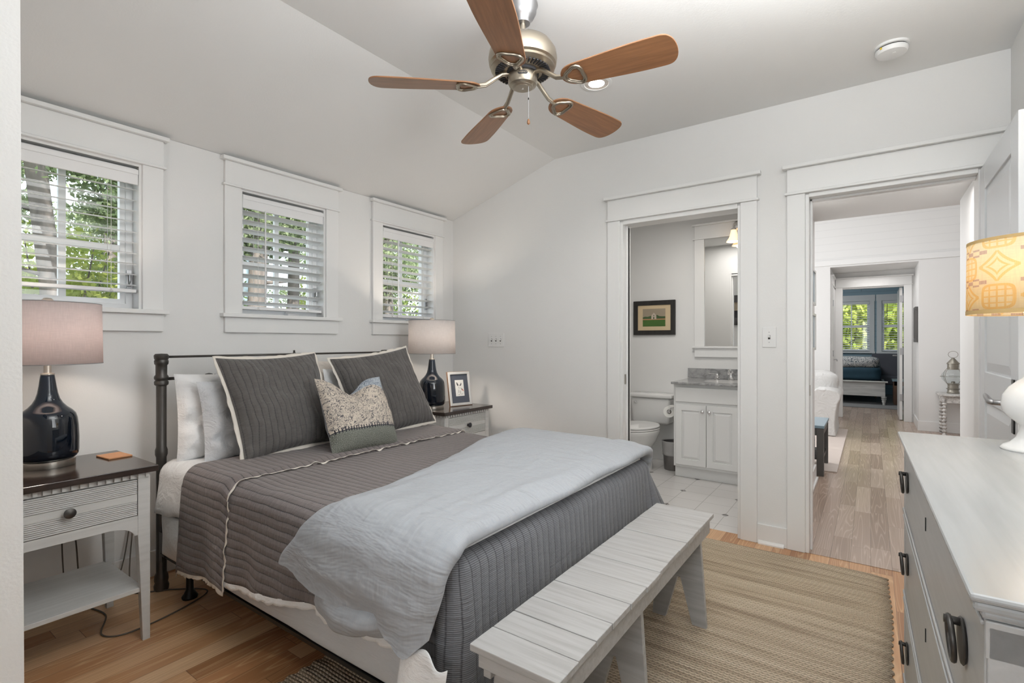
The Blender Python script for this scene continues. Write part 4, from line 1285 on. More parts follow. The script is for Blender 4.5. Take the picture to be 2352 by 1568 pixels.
# ================================================================ lamp cords (near nightstand)
c_ = MB()
c_.tube(smooth_path([(0.66, 2.86, 0.62), (0.665, 2.87, 0.45), (0.70, 2.90, 0.32), (0.72, 2.92, 0.12), (0.74, 2.86, 0.006), (0.76, 2.72, 0.005), (0.70, 2.55, 0.005), (0.78, 2.48, 0.005), (1.00, 2.52, 0.005), (1.12, 2.60, 0.005), (1.02, 2.75, 0.005), (0.90, 2.86, 0.005), (0.94, 2.975, 0.30), (0.95, 2.985, 0.36)]), 0.0032, 6)
tag(c_.build('lamp_cord', 'wirecord', smooth=True), 'thin dark lamp cord dropping behind the near nightstand and looping on the floor', 'cord')
c_ = MB()
c_.tube(smooth_path([(0.655, 2.865, 0.60), (0.65, 2.875, 0.42), (0.655, 2.90, 0.28), (0.67, 2.92, 0.10), (0.70, 2.95, 0.005), (0.86, 2.94, 0.05), (0.93, 2.975, 0.32)]), 0.0028, 6)
tag(c_.build('lamp_cord', 'wirecord', smooth=True), 'second dark cord hanging behind the near nightstand shelf, straight to the outlet', 'cord')

# ================================================================ rug
RX0, RX1, RY0, RY1 = 0.45, 3.16, -0.07, 1.69
b = MB()
def rug_fn(i, j):
    x = RX0 + (RX1 - RX0) * i
    k = int(i * 200)
    e0 = RY0 + 0.006 * math.sin(x * 2 * PI / 0.052) * 0.8 + 0.012 * nz(x * 2, 3)
    e1 = RY1 + 0.006 * math.sin(x * 2 * PI / 0.052)
    y = e0 + (e1 - e0) * j
    zz = 0.011 if 0 < j < 1 else 0.003
    return (x, y, zz), (x, y)
b.grid(rug_fn, 330, 24)
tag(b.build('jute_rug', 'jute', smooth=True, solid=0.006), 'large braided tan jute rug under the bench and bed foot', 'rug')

# ================================================================ bench
# top planks run across the bench; slightly narrower trapezoid legs with V cut-outs
BX0, BX1, BY0, BY1, BZ = 0.94, 2.262, 0.548, 0.798, 0.463
bn = thing('bench', 'white painted plank bench at the foot of the bed', 'bench', ((BX0 + BX1) / 2, (BY0 + BY1) / 2, 0.012))
random.seed(8)
x = BX0
k = 0
while x < BX1 - 0.01:
    w = random.choice([0.085, 0.095, 0.11, 0.12, 0.09])
    if x + w > BX1 - 0.05: w = BX1 - x
    e = random.uniform(-0.003, 0.003)
    MB().box(x + 0.0014, x + w - 0.0014, BY0 + e, BY1, BZ - 0.018, BZ + random.uniform(-0.0012, 0.0008)).build('plank', 'bench', bn, bevel=0.0018)
    x += w
b = MB()
b.box(BX0 + 0.02, BX1 - 0.02, BY0 + 0.012, BY0 + 0.034, BZ - 0.080, BZ - 0.018).build('rail', 'bench', bn, bevel=0.002)
MB().box(BX0 + 0.02, BX1 - 0.02, BY1 - 0.05, BY1 - 0.028, BZ - 0.080, BZ - 0.018).build('rail', 'bench', bn, bevel=0.002)
MB().box(BX0 + 0.004, BX0 + 0.02, BY0 + 0.006, BY1 - 0.025, BZ - 0.05, BZ - 0.018).build('end_cleat', 'bench', bn, bevel=0.002)
for lx in (BX0 + 0.04, 1.49, 2.155):
    ya, yb = BY0 + 0.034, BY1 - 0.05
    ym = (ya + yb) / 2
    leg = [(BY0 + 0.004, 0.012), (BY0 + 0.062, 0.012), (ym - 0.006, 0.20), (ym + 0.006, 0.20), (BY1 - 0.075, 0.012), (BY1 - 0.018, 0.012), (BY1 - 0.05, BZ - 0.018), (BY0 + 0.034, BZ - 0.018)]
    MB().prism(leg, lx, lx + 0.022, 'x').build('leg', 'bench', bn, bevel=0.0015, fixn=True)

# ================================================================ dresser (turned one degree)
DH = 0.90
drs = thing('dresser', 'blue-grey painted dresser with dark ring pulls at the right edge', 'dresser', (0.806, -0.096, 0), math.radians(1.0))
def LB():
    b = MB(); b.X = WORLDM[drs.name]; return b
DW, DD = 1.315, 0.43
LB().box(0, DW, -DD, 0, DH - 0.010, DH).box(0.004, DW - 0.004, -DD, -0.004, DH - 0.022, DH - 0.010).box(0.012, DW - 0.012, -DD, -0.012, DH - 0.032, DH - 0.022).build('top', 'dresser_top', drs, bevel=0.004)
b = LB()
fy = -0.016
b.box(0.02, 0.055, -DD, fy, 0.0, DH - 0.032).box(DW - 0.055, DW - 0.02, -DD, fy, 0.0, DH - 0.032)
b.box(0.055, DW - 0.055, -DD, fy - 0.02, 0.09, DH - 0.032)
b.box(0.055, DW - 0.055, -0.03, fy, 0.05, 0.09)
# framed near end panel
b.box(0.014, 0.02, -DD, -DD + 0.05, 0.0, DH - 0.04).box(0.014, 0.02, -0.06, fy - 0.002, 0.0, DH - 0.04).box(0.014, 0.02, -DD, fy, DH - 0.08, DH - 0.034).box(0.012, 0.02, -DD, fy, 0.0, 0.08)
for i in range(9):
    b.box(0.016, 0.0205, -DD + 0.06 + i * 0.035, -DD + 0.06 + i * 0.035 + 0.031, 0.08, DH - 0.08)
b.build('carcass', 'dresser', drs, bevel=0.002)
b = LB()
for i in range(11):
    y = -0.05 - i * 0.035
    b.box(0.006, 0.014, y - 0.018, y, DH - 0.056, DH - 0.036)
b.build('dentil_trim', 'dresser', drs, bevel=0.001)
LB().box(0.0135, 0.0155, -0.064, -0.061, 0.08, DH - 0.08).build('end_groove', 'slot', drs)
rows = [(0.645, 0.862), (0.375, 0.632), (0.10, 0.362)]
for ri, (za, zc) in enumerate(rows):
    b = LB()
    b.box(0.022, DW - 0.022, fy - 0.018, fy - 0.001, za, zc)
    b.box(0.022, DW - 0.022, fy - 0.001, fy + 0.0035, za, za + 0.010)
    b.box(0.022, DW - 0.022, fy - 0.001, fy + 0.0035, zc - 0.006, zc)
    d = b.build('drawer', 'dresser', drs, bevel=0.002)
    zm = (za + zc) / 2 + 0.02
    LB().box(DW / 2 - 0.0015, DW / 2 + 0.0015, fy - 0.001, fy + 0.001, zm, zm + 0.03).build('keyhole', 'slot', d)
    for hx in (0.165, DW - 0.165):
        h = LB()
        h.lathe([(0.0, 0.0), (0.031, 0.0), (0.033, 0.002), (0.031, 0.004), (0.006, 0.0045)], (hx, fy, zm - 0.006), 32, 'y')
        bp = h.build('pull_backplate', 'iron', d, smooth='auto', fixn=True)
        h = LB()
        ring = [(hx + 0.026 * math.sin(2 * PI * i / 32), fy + 0.014 + 0.002 * math.cos(2 * PI * i / 32), zm - 0.006 + 0.030 * math.cos(2 * PI * i / 32)) for i in range(32)]
        h.tube(ring, 0.0038, 8, closed=True)
        h.tube([(hx, fy + 0.002, zm + 0.020), (hx, fy + 0.022, zm + 0.021)], 0.006, 8)
        h.build('pull_ring', 'iron', d, smooth=True)
LB().tube([(0.35, fy + 0.004, 0.31), (0.35, fy + 0.012, 0.28), (0.35, fy + 0.006, 0.2)], 0.004, 6).build('bottom_hinge', 'steel', drs)

# lamp on the dresser
lx, ly = 1.955, -0.365
r = thing('table_lamp', 'white ceramic gourd lamp with lit yellow patterned shade on the dresser', 'lamp', (lx, ly, DH))
c = (lx, ly, DH)
MB().lathe([(0.068, 0.0), (0.069, 0.004), (0.062, 0.012), (0.048, 0.020), (0.036, 0.034), (0.029, 0.055), (0.029, 0.068), (0.038, 0.078), (0.054, 0.092), (0.064, 0.106), (0.067, 0.128), (0.063, 0.152), (0.050, 0.174), (0.034, 0.190), (0.022, 0.200), (0.016, 0.214), (0, 0.226)], c, 64).build('base', 'white_gloss', r, smooth=True)
MB().lathe([(0.009, 0.225), (0.009, 0.36), (0, 0.36)], c, 20).build('neck', 'white_gloss', r, smooth='auto')
sh = MB().lathe([(0.139, 0.378), (0.137, 0.580)], c, 72, uvr=0.138).build('shade', 'shade_yellow', r, smooth=True, solid=0.0015)
M['trim_gold'] = simple('gold_shade_binding', (0.50, 0.34, 0.14), 0.7, var=0.1)
for pr_ in ([(0.1405, 0.376), (0.1405, 0.387)], [(0.1385, 0.574), (0.1385, 0.582)]):
    MB().lathe(pr_, c, 72, cap=False).build('shade_binding', 'trim_gold', sh, smooth=True)
MB().lathe([(0.0, 0.36), (0.02, 0.38), (0.03, 0.42), (0.02, 0.45), (0, 0.455)], c, 20).build('bulb', 'bulb', r, smooth=True)
light('dresser_lamp_glow', 'POINT', (lx, ly, DH + 0.47), 6.0, (1.0, 0.84, 0.62), radius=0.03)

# ================================================================ bed
XC, HW, ZT = 1.69, 0.705, 0.622          # centre line, half width, mattress top
YF, YH = 0.885, 2.775                     # foot end, head end
bed = thing('iron_bed', 'dark iron bed frame with round posts and thin headboard rails', 'bed', (XC, 2.8, 0))
for px in (1.0, 2.38):
    p = MB()
    p.lathe([(0.0, 0.0), (0.030, 0.0), (0.032, 0.02), (0.027, 0.035), (0.030, 0.05), (0.028, 0.07), (0.022, 0.085), (0.0215, 0.64), (0.026, 0.655), (0.026, 0.675), (0.0215, 0.69),
             (0.0215, 0.985), (0.029, 0.992), (0.030, 1.005), (0.025, 1.012), (0.030, 1.020), (0.030, 1.03), (0.024, 1.04), (0.024, 1.085), (0.029, 1.092), (0.030, 1.105), (0.027, 1.112), (0.030, 1.118), (0.031, 1.132), (0.025, 1.140), (0.0, 1.142)], (px, 2.80, 0), 32)
    p.build('post', 'iron', bed, smooth='auto')
MB().tube([(1.0, 2.80, 1.125), (2.38, 2.80, 1.125)], 0.006, 10).build('top_rail', 'iron', bed, smooth=True)
kn = MB()
kn.lathe([(0.0, 1.105), (0.008, 1.107), (0.006, 1.115), (0.010, 1.122), (0.010, 1.13), (0.005, 1.137), (0.007, 1.145), (0.0, 1.150)], (1.69, 2.80, 0), 16)
kn.build('finial', 'iron', bed, smooth='auto')
mr = MB()
mr.tube([(1.0, 2.80, 1.018), (2.38, 2.80, 1.018)], 0.008, 10)
mr.build('middle_rail', 'iron', bed, smooth=True)
for kx in (1.215, 1.69, 2.165):
    q = MB()
    q.lathe([(0.008, -0.034), (0.013, -0.03), (0.009, -0.022), (0.016, -0.015), (0.019, 0.0), (0.016, 0.015), (0.009, 0.022), (0.013, 0.03), (0.008, 0.034)], (kx, 2.80, 1.018), 20, 'x')
    q.build('collar', 'iron', bed, smooth='auto')
for kx in (1.215, 1.45, 1.69, 1.93, 2.165):
    MB().tube([(kx, 2.80, 1.018), (kx, 2.80, 0.30)], 0.007, 8).build('spindle', 'iron', bed, smooth=True)
MB().tube([(1.0, 2.80, 0.30), (2.38, 2.80, 0.30)], 0.010, 10).build('lower_rail', 'iron', bed, smooth=True)
for px, s_ in ((0.985, 1), (2.395, -1)):
    MB().box(px, px + s_ * 0.03, 0.93, 2.78, 0.176, 0.180).box(px, px + s_ * 0.004, 0.93, 2.78, 0.180, 0.190).build('side_rail', 'black', bed)
    br = MB()
    br.box(px - 0.004, px + 0.004, 2.74, 2.775, 0.15, 0.29).box(px - 0.01, px + 0.002, 2.70, 2.75, 0.185, 0.195).tube([(px, 2.70, 0.19), (px, 2.68, 0.21), (px, 2.70, 0.235), (px, 2.74, 0.235)], 0.005, 6)
    br.build('bracket', 'iron', bed)
MB().box(0.99, 2.39, 0.93, 0.96, 0.176, 0.180).build('foot_rail', 'black', bed)
for lx, ly in ((1.045, 2.60), (2.335, 2.60), (1.045, 1.05), (2.335, 1.05), (1.69, 1.8)):
    MB().lathe([(0.0, 0.0), (0.032, 0.0), (0.034, 0.008), (0.026, 0.02), (0.016, 0.04), (0.014, 0.15), (0.018, 0.178), (0, 0.178)], (lx, ly, 0.013 if ly < 1.5 else 0.0), 20).build('leg', 'black', bed, smooth='auto')


def pathX(u, off=0.0, r=0.07, hw=HW, zt=ZT):
    """across the bed: u=0 centre, negative towards the near side; returns x,z,nx,nz"""
    h = hw + off
    z0 = zt + off
    s_ = -1 if u < 0 else 1
    a = abs(u)
    fl, arc = h - r, r * PI / 2
    if a < fl:
        return XC + u, z0, 0.0, 1.0
    if a < fl + arc:
        th = (a - fl) / r
        return XC + s_ * (fl + r * math.sin(th)), z0 - r + r * math.cos(th), s_ * math.sin(th), math.cos(th)
    return XC + s_ * h, z0 - r - (a - fl - arc), float(s_), 0.0


def uz(z, off=0.0, r=0.07):
    """|u| at which the hanging part reaches height z"""
    return HW + off - r + r * PI / 2 + (ZT + off - r - z)


def puffbox(name, x0, x1, y0, y1, z0, z1, r, mat, parent, wob=0.006, seed=0):
    """soft box: superellipsoid-like grid, closed"""
    cx, cy, cz = (x0 + x1) / 2, (y0 + y1) / 2, (z0 + z1) / 2
    hx, hy, hz = (x1 - x0) / 2, (y1 - y0) / 2, (z1 - z0) / 2
    import bmesh
    bm = bmesh.new()
    bmesh.ops.create_cube(bm, size=2)
    bmesh.ops.subdivide_edges(bm, edges=bm.edges[:], cuts=11, use_grid_fill=True)
    for v in bm.verts:
        p = v.co
        q = Vector((p.x * hx, p.y * hy, p.z * hz))
        inner = Vector((max(-hx + r, min(hx - r, q.x)), max(-hy + r, min(hy - r, q.y)), max(-hz + r, min(hz - r, q.z))))
        d = q - inner
        if d.length > 1e-6:
            q = inner + d.normalized() * r
        n = nz(q.x * 5 + seed, q.y * 5, q.z * 9)
        q += q.normalized() * wob * n
        v.co = q + Vector((cx, cy, cz))
    me = bpy.data.meshes.new(name)
    if parent is not None:
        bmesh.ops.transform(bm, matrix=WORLDM[parent.name].inverted(), verts=bm.verts)
    bm.to_mesh(me); bm.free()
    for p in me.polygons: p.use_smooth = True
    me.materials.append(M[mat])
    o = bpy.data.objects.new(name, me)
    C.objects.link(o)
    if parent is not None:
        o.parent = parent
        WORLDM[o.name] = WORLDM[parent.name].copy()
    else:
        WORLDM[o.name] = Matrix.Identity(4)
    return o


tag(puffbox('box_spring', 0.985, 2.395, 0.90, 2.77, 0.182, 0.385, 0.03, 'box', None, 0.004), 'white cloth-covered box spring on the iron frame, seen below the bedding', 'box spring')
tag(puffbox('mattress', 0.985, 2.395, 0.90, 2.77, 0.387, ZT - 0.004, 0.06, 'sheet', None, 0.004, 5), 'white sheeted mattress on the box spring, visible at the pillow end', 'mattress')

# white sheet hanging at the head corner
def sheet_fn(i, j):
    y = 2.42 + 0.335 * j
    hem = 0.405 + 0.012 * nz(y * 9, 4) + 0.03 * (1 - j)
    u0 = -uz(hem, 0.012)
    u = u0 + (0.60 - u0) * i
    x, z, nx_, nz_ = pathX(u, 0.006)
    down = max(0.0, ZT - 0.07 - z)
    d = 0.006 * nz(x * 7, y * 9, z * 6) + down * (0.10 * math.sin(y * 16 + z * 6) * 0.5 + 0.14)
    return (x + nx_ * d, y + 0.02 * down * math.sin(z * 30), z + nz_ * max(0, d) * 0.5), (u, y)
tag(MB().grid(sheet_fn, 70, 22).build('bed_sheet', 'sheet', smooth=True, solid=0.004), 'white linen sheet folded over the near head corner of the bed', 'sheet')

# the lower white sheet that bags out below it
def bag_fn(i, j):
    y = 2.36 + 0.36 * j
    z = 0.40 - 0.20 * i
    bul = math.sin(PI * min(1, i * 1.0)) * 0.028 * math.sin(PI * min(1, 0.25 + j * 0.75)) + 0.004
    return (0.980 - bul - 0.004 * nz(y * 8, z * 12), y, z), (y, z)
tag(MB().grid(bag_fn, 16, 20).build('fitted_sheet', 'sheet', smooth=True, solid=0.003), 'loose white sheet edge bulging over the box spring behind the near nightstand', 'sheet')


# ---- quilt, brown grey, folded back below the pillows
qt = thing('quilt', 'brown-grey stitched quilt with cream ruffled edges, folded back below the pillows', 'quilt', (XC, 1.8, ZT))
def hem_main(y):
    return 0.265 + 0.085 * sm((2.05 - y) / 0.75) + 0.010 * nz(y * 7, 1)
def side_fold(y, down, ph=0.0, amp=1.0):
    return down * (0.055 * math.sin(y * 15 + ph) + 0.03 * math.sin(y * 31 + ph * 2) + 0.10) * amp
def q_fn(i, j):
    y = 1.10 + (2.10 - 1.10) * j
    a, c_ = -uz(hem_main(y), 0.014), uz(0.30, 0.014)
    u = a + (c_ - a) * i
    x, z, nx_, nz_ = pathX(u, 0.014)
    dn = max(0.0, ZT - 0.05 - z)
    d = side_fold(y, dn, 0.8) * 0.55 + 0.004 * nz(x * 6, y * 6, z * 6)
    if dn == 0: d = 0.006 * nz(x * 4, y * 5)
    return (x + nx_ * d, y, z + nz_ * d), (u, y)
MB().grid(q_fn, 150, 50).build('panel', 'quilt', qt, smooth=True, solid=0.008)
def hem_fold(y):
    return 0.212 + 0.035 * sm((2.47 - y) / 0.4) + 0.006 * nz(y * 9, 7)
def f_fn(i, j):
    y = 2.058 + (2.475 - 2.058) * j
    y += 0.012 * nz(i * 14, 2) * (1 if j > 0.5 else 0.3)
    a, c_ = -uz(hem_fold(y), 0.03), uz(0.35, 0.03)
    u = a + (c_ - a) * i
    e = min(j, 1 - j)
    off = 0.03 - 0.012 * (1 - sm(e / 0.08))
    x, z, nx_, nz_ = pathX(u, off)
    dn = max(0.0, ZT - 0.05 - z)
    d = side_fold(y, dn, 2.4) * 0.4 + 0.004 * nz(x * 6, y * 6 + 9, z * 6)
    if dn == 0: d = 0.005 * nz(x * 4, y * 5 + 3)
    return (x + nx_ * d, y, z + nz_ * d), (u, y)
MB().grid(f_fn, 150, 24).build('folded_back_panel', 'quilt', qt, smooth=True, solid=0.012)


def ribbon(name, base, wide, parent, mat='ruffle', n=260, rows=3, freq=26.0, amp=0.006):
    """base(t)->(pos, outward dir, normal); wavy ruffle"""
    b = MB()
    def fn(i, j):
        p, d, nn = base(i)
        w = wide * (0.75 + 0.5 * abs(nz(i * freq * 0.9, 5)))
        wave = (nz(i * freq, 11) * 1.6) * amp * j
        return tuple(p + d * w * j + nn * (wave + 0.002)), (i, j)
    b.grid(fn, n, rows)
    return b.build(name, mat, parent, smooth=True, solid=0.0015)


def rb1(t_):       # down the fold line: from near hem across to the far side
    a, c_ = -uz(hem_fold(2.06), 0.03), uz(0.40, 0.03)
    i = t_
    p = Vector(f_fn(i, 0.0)[0])
    u = a + (c_ - a) * i
    x, z, nx_, nz_ = pathX(u, 0.02)
    return p + Vector((nx_ * 0.004, 0.004, nz_ * 0.004)), Vector((nx_ * 0.15, -1, nz_ * 0.15)).normalized(), Vector((nx_, 0, nz_))
ribbon('fold_ruffle', rb1, 0.019, qt, n=420, freq=46, amp=0.011)
def rb2(t_):       # hem of the folded part
    p = Vector(f_fn(0.0, t_)[0])
    return p + Vector((0, 0, 0.004)), Vector((-0.1, 0, -1)).normalized(), Vector((-1, 0, 0))
ribbon('hem_ruffle', rb2, 0.026, qt, n=120, freq=14, amp=0.008)
def rb3(t_):       # hem of the main part
    p = Vector(q_fn(0.0, t_ * 0.96)[0])
    return p + Vector((0.0, 0, 0.006)), Vector((-0.15, 0, -1)).normalized(), Vector((-1, 0, 0))
ribbon('lower_hem_ruffle', rb3, 0.034, qt, 'sheet', n=200, freq=16, amp=0.010)

# ---- pinstripe coverlet hanging over the foot
cv = []
x0_, x1_, yf_ = XC - HW - 0.012, XC + HW + 0.012, YF - 0.012
rc = 0.06
def perim(s_):
    """0..1 -> point, outward normal, run length; near side, foot, far side"""
    a = 0.12
    a2 = 0.35
    wd = (x1_ - x0_) - 2 * rc
    arc = rc * PI / 2
    tot = a + a2 + wd + 2 * arc
    l = s_ * tot
    if l < a: return (x0_, yf_ + rc + a - l), (-1, 0), l, 0
    l2 = l - a
    if l2 < arc:
        th = l2 / rc
        return (x0_ + rc - rc * math.cos(th), yf_ + rc - rc * math.sin(th)), (-math.cos(th), -math.sin(th)), l, 1 - abs(th / (PI / 2) - 0.5) * 2
    l3 = l2 - arc
    if l3 < wd: return (x0_ + rc + l3, yf_), (0, -1), l, 0
    l4 = l3 - wd
    if l4 < arc:
        th = l4 / rc
        return (x1_ - rc + rc * math.sin(th), yf_ + rc - rc * math.cos(th)), (math.sin(th), -math.cos(th)), l, 1 - abs(th / (PI / 2) - 0.5) * 2
    l5 = l4 - arc
    return (x1_, yf_ + rc + l5), (1, 0), l, 0
TOTL = 0.12 + 0.35 + (x1_ - x0_ - 2 * rc) + 2 * rc * PI / 2
def cv_fn(i, j):
    (px, py), (nx_, ny_), l, w = perim(i)
    ins, rr = 0.055, 0.05
    H = 0.50
    d = j * (ins + rr * PI / 2 + H)
    la, lb = 0.12, TOTL - 0.35
    foot = la - 0.02 < l < lb + 0.02
    if d < ins:
        o, z = -rr - (ins - d), ZT + 0.004
    elif d < ins + rr * PI / 2:
        th = (d - ins) / rr
        o, z = -rr + rr * math.sin(th), ZT + 0.004 - rr + rr * math.cos(th)
    else:
        o, z = 0.0, ZT + 0.004 - rr - (d - ins - rr * PI / 2)
    dn = max(0.0, ZT - rr - z)
    # cloth stands away more near the corners, and gathers into soft folds
    cn = math.exp(-((l - (la + 0.03)) / 0.10) ** 2)
    cf = math.exp(-((l - (lb - 0.01)) / 0.09) ** 2)
    fl = dn * (0.05 + 0.02 * cn + 0.55 * cf) + dn * 0.030 * math.sin(l * 38) * (0.35 + 0.3 * cn + 0.3 * cf)
    if l < la: fl = dn * (0.04 + 0.03 * math.sin(l * 24 + 1.3))
    fl += 0.004 * nz(l * 9, z * 5)
    # keep clear of the bench
    if foot and la + 0.06 < l < lb - 0.05: fl = min(fl, 0.058)
    x, y = px + nx_ * (o + fl), py + ny_ * (o + fl)
    if l < la:
        uu, vv = d + 0.3, l
    elif l > lb:
        uu, vv = d + 0.3, l
    else:
        uu, vv = l, d
    return (x, y, z), (uu, vv)
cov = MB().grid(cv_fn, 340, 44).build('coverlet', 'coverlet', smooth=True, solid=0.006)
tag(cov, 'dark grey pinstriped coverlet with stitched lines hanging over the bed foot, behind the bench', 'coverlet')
# top of that coverlet under the duvet
tag(MB().grid(lambda i, j: ((XC + (i - 0.5) * 2 * (HW - 0.06), YF + 0.02 + 0.2 * j, ZT + 0.012), (i, j)), 12, 4).build('blanket', 'sheet', smooth=True, solid=0.004), 'thin white blanket layer lying under the folded duvet', 'blanket')

# white cloth corner poking out below the duvet at the near foot corner
def uc_fn(i, j):
    y = 0.838 + 0.16 * j
    z = 0.40 - 0.012 * math.sin(j * 9) + 0.012 * j - 0.16 * i
    return (0.905 - 0.006 * math.sin(y * 60) - 0.01 * i, y + 0.02 * i, z), (y, z)
tag(MB().grid(uc_fn, 12, 30).build('loose_sheet', 'sheet', smooth=True, solid=0.003), 'white sheet corner poking out below the duvet tip at the near foot corner', 'sheet')

# ---- duvet folded across the foot, a thick closed band
DUV = thing('duvet', 'pale chambray duvet folded across the foot of the bed and hanging down the near side', 'duvet', (XC, 1.25, ZT))
UN, UF = -uz(0.355, 0.05, 0.10), uz(0.33, 0.05, 0.10)
def yb_of(t_):     # back edge
    u = UN + (UF - UN) * t_
    x = max(0.95, min(2.40, XC + u))
    base = 1.40 + 0.26 * sm((x - 0.95) / 1.45)
    hang = max(0.0, -u - HW) / (-UN - HW)
    hangf = max(0.0, u - HW) / (UF - HW)
    return base + 0.20 * hang ** 0.9 - 0.12 * hangf + 0.012 * nz(t_ * 9, 2)
def yf_of(t_):
    u = UN + (UF - UN) * t_
    hang = max(0.0, -u - HW) / (-UN - HW)
    hangf = max(0.0, u - HW) / (UF - HW)
    return 0.865 + 0.045 * hang ** 1.5 - 0.02 * sm(hang * 3) * (1 - hang) + 0.01 * nz(t_ * 8, 8) + 0.10 * hangf
NV = 64
def hemz(y):
    """near hem height as a function of y: long point at the front, short lip behind"""
    k = [(0.84, 0.53), (0.90, 0.45), (0.965, 0.385), (1.06, 0.41), (1.12, 0.425), (1.33, 0.430), (1.60, 0.470), (1.7, 0.50)]
    for (a, za), (b_, zb_) in zip(k, k[1:]):
        if y <= b_:
            q = (y - a) / (b_ - a)
            return za + (zb_ - za) * max(0, q)
    return k[-1][1]
def duv_fn(i, j):
    th = 2 * PI * j
    c0, s0 = math.cos(th), math.sin(th)
    cy = math.copysign(abs(c0) ** 0.42, c0)
    sn = math.copysign(abs(s0) ** 0.75, s0)
    yb_, yf2 = yb_of(i), yf_of(i)
    y = (yb_ + yf2) / 2 + (yb_ - yf2) / 2 * cy
    # near hem follows its own outline
    k = max(0.0, 1 - i / 0.22)
    UN2 = -uz(hemz(y), 0.05, 0.10)
    u = UN + (UF - UN) * i + (UN2 - UN) * sm(k)
    th_ = 0.034 + 0.010 * nz(i * 6, y * 3) + 0.010 * sm((0.12 - i) / 0.12) * 0
    th_ *= (0.30 + 0.70 * sm(i / 0.05)) * (0.30 + 0.70 * sm((1 - i) / 0.05))
    x, z, nx_, nz_ = pathX(u, 0.018 + 0.034, 0.10)
    dn = max(0.0, ZT - 0.06 - z)
    ny = (y - yf2) / max(0.05, yb_ - yf2)
    wr = 0.011 * nz(i * 5.0, y * 13.0 + i * 3, 3) + 0.005 * nz(i * 12, y * 30 + i * 8, 7)
    lobe = 0
    if u < 0:
        lobe = dn * (0.16 * math.exp(-((y - 1.00) / 0.10) ** 2) + 0.22 * math.exp(-((y - 1.38) / 0.20) ** 2) - 0.10 * math.exp(-((y - 1.13) / 0.04) ** 2) + 0.10)
    else:
        lobe = dn * (0.20 + 0.15 * math.sin(y * 22))
    if u < 0: up = 0
    hump = 0.018 * sm((u + 0.2) / 0.5) * math.exp(-((u - 0.35) / 0.35) ** 2) * ny
    d = th_ * sn + (wr if sn > -0.3 else 0) * min(1, dn * 8 + 0.75) + lobe + hump
    return (x + nx_ * d, y, z + nz_ * d), (y, u)
MB().grid(duv_fn, 190, NV, closed_v=True).build('folded_band', 'duvet', DUV, smooth=True)
def flap_fn(i, j):
    y = 1.07 + 0.34 * j
    z0, z1 = 0.45, 0.385 - 0.035 * math.sin(PI * min(1, (1 - j) * 1.2)) ** 0.8 + 0.02 * j
    z = z0 + (z1 - z0) * i
    return (0.905 - 0.022 * math.sin(i * 2.6) * math.sin(PI * min(1, max(0, j * 1.02))) ** 0.5 + 0.03 * (1 - math.sin(PI * j)) ** 2 + 0.012 * nz(y * 14, i), y + 0.01 * i, z), (y, z)
MB().grid(flap_fn, 14, 30).build('under_fold', 'duvet', DUV, smooth=True, solid=0.006)


# ---- pillows
def pillow(name, w, h, t_, mat, parent, mt, chop=0.0, lump=0.012, seed=0.0, corner=0.10, n=34, half=None, droop=0.0):
    def surf(sgn):
        def fn(i, j):
            a, c_ = 2 * i - 1, 2 * j - 1
            x = a * w / 2 * (1 - corner * (1 - c_ * c_) * abs(a) ** 3)
            z = c_ * h / 2 * (1 - corner * (1 - a * a) * abs(c_) ** 3)
            th = t_ / 2 * ((1 - abs(a) ** 2.6) * (1 - abs(c_) ** 2.6)) ** 0.55
            th *= 1 + 0.18 * (-c_)
            q = lump * nz(a * 2.4 + seed, c_ * 2.4, seed) + lump * 0.5 * nz(a * 7 + seed, c_ * 5, seed)
            y = sgn * th + q * min(1, th * 30)
            if chop: 
                g_ = math.exp(-((a + 0.10) / 0.42) ** 2)
                z -= chop * g_ * sm((c_ + 0.5) / 1.5)
                y += chop * 0.25 * g_ * sm((c_ + 0.2) / 1.2)
            x += droop * 0.02 * nz(c_ * 3, seed)
            return tuple(mt @ Vector((x, y, z))), (a * w / 2, c_ * h / 2)
        return fn
    b = MB()
    if half in (None, -1): b.grid(surf(-1), n, n)
    if half in (None, 1):
        bb = MB().grid(surf(1), n, n)
        b.add(bb.v, [f[::-1] for f in bb.f], [bb.uv[i] for i in range(len(bb.v))])
    return b.build(name, mat, parent, smooth=True, fixn=False)


def place(x, y, z, lean, yaw, roll=0.0):
    """pillow standing at (x,y,z=bottom centre), leaning back by lean degrees"""
    return Matrix.Translation((x, y, z)) @ Matrix.Rotation(math.radians(yaw), 4, 'Z') @ Matrix.Rotation(math.radians(-lean), 4, 'X') @ Matrix.Rotation(math.radians(roll), 4, 'Y')


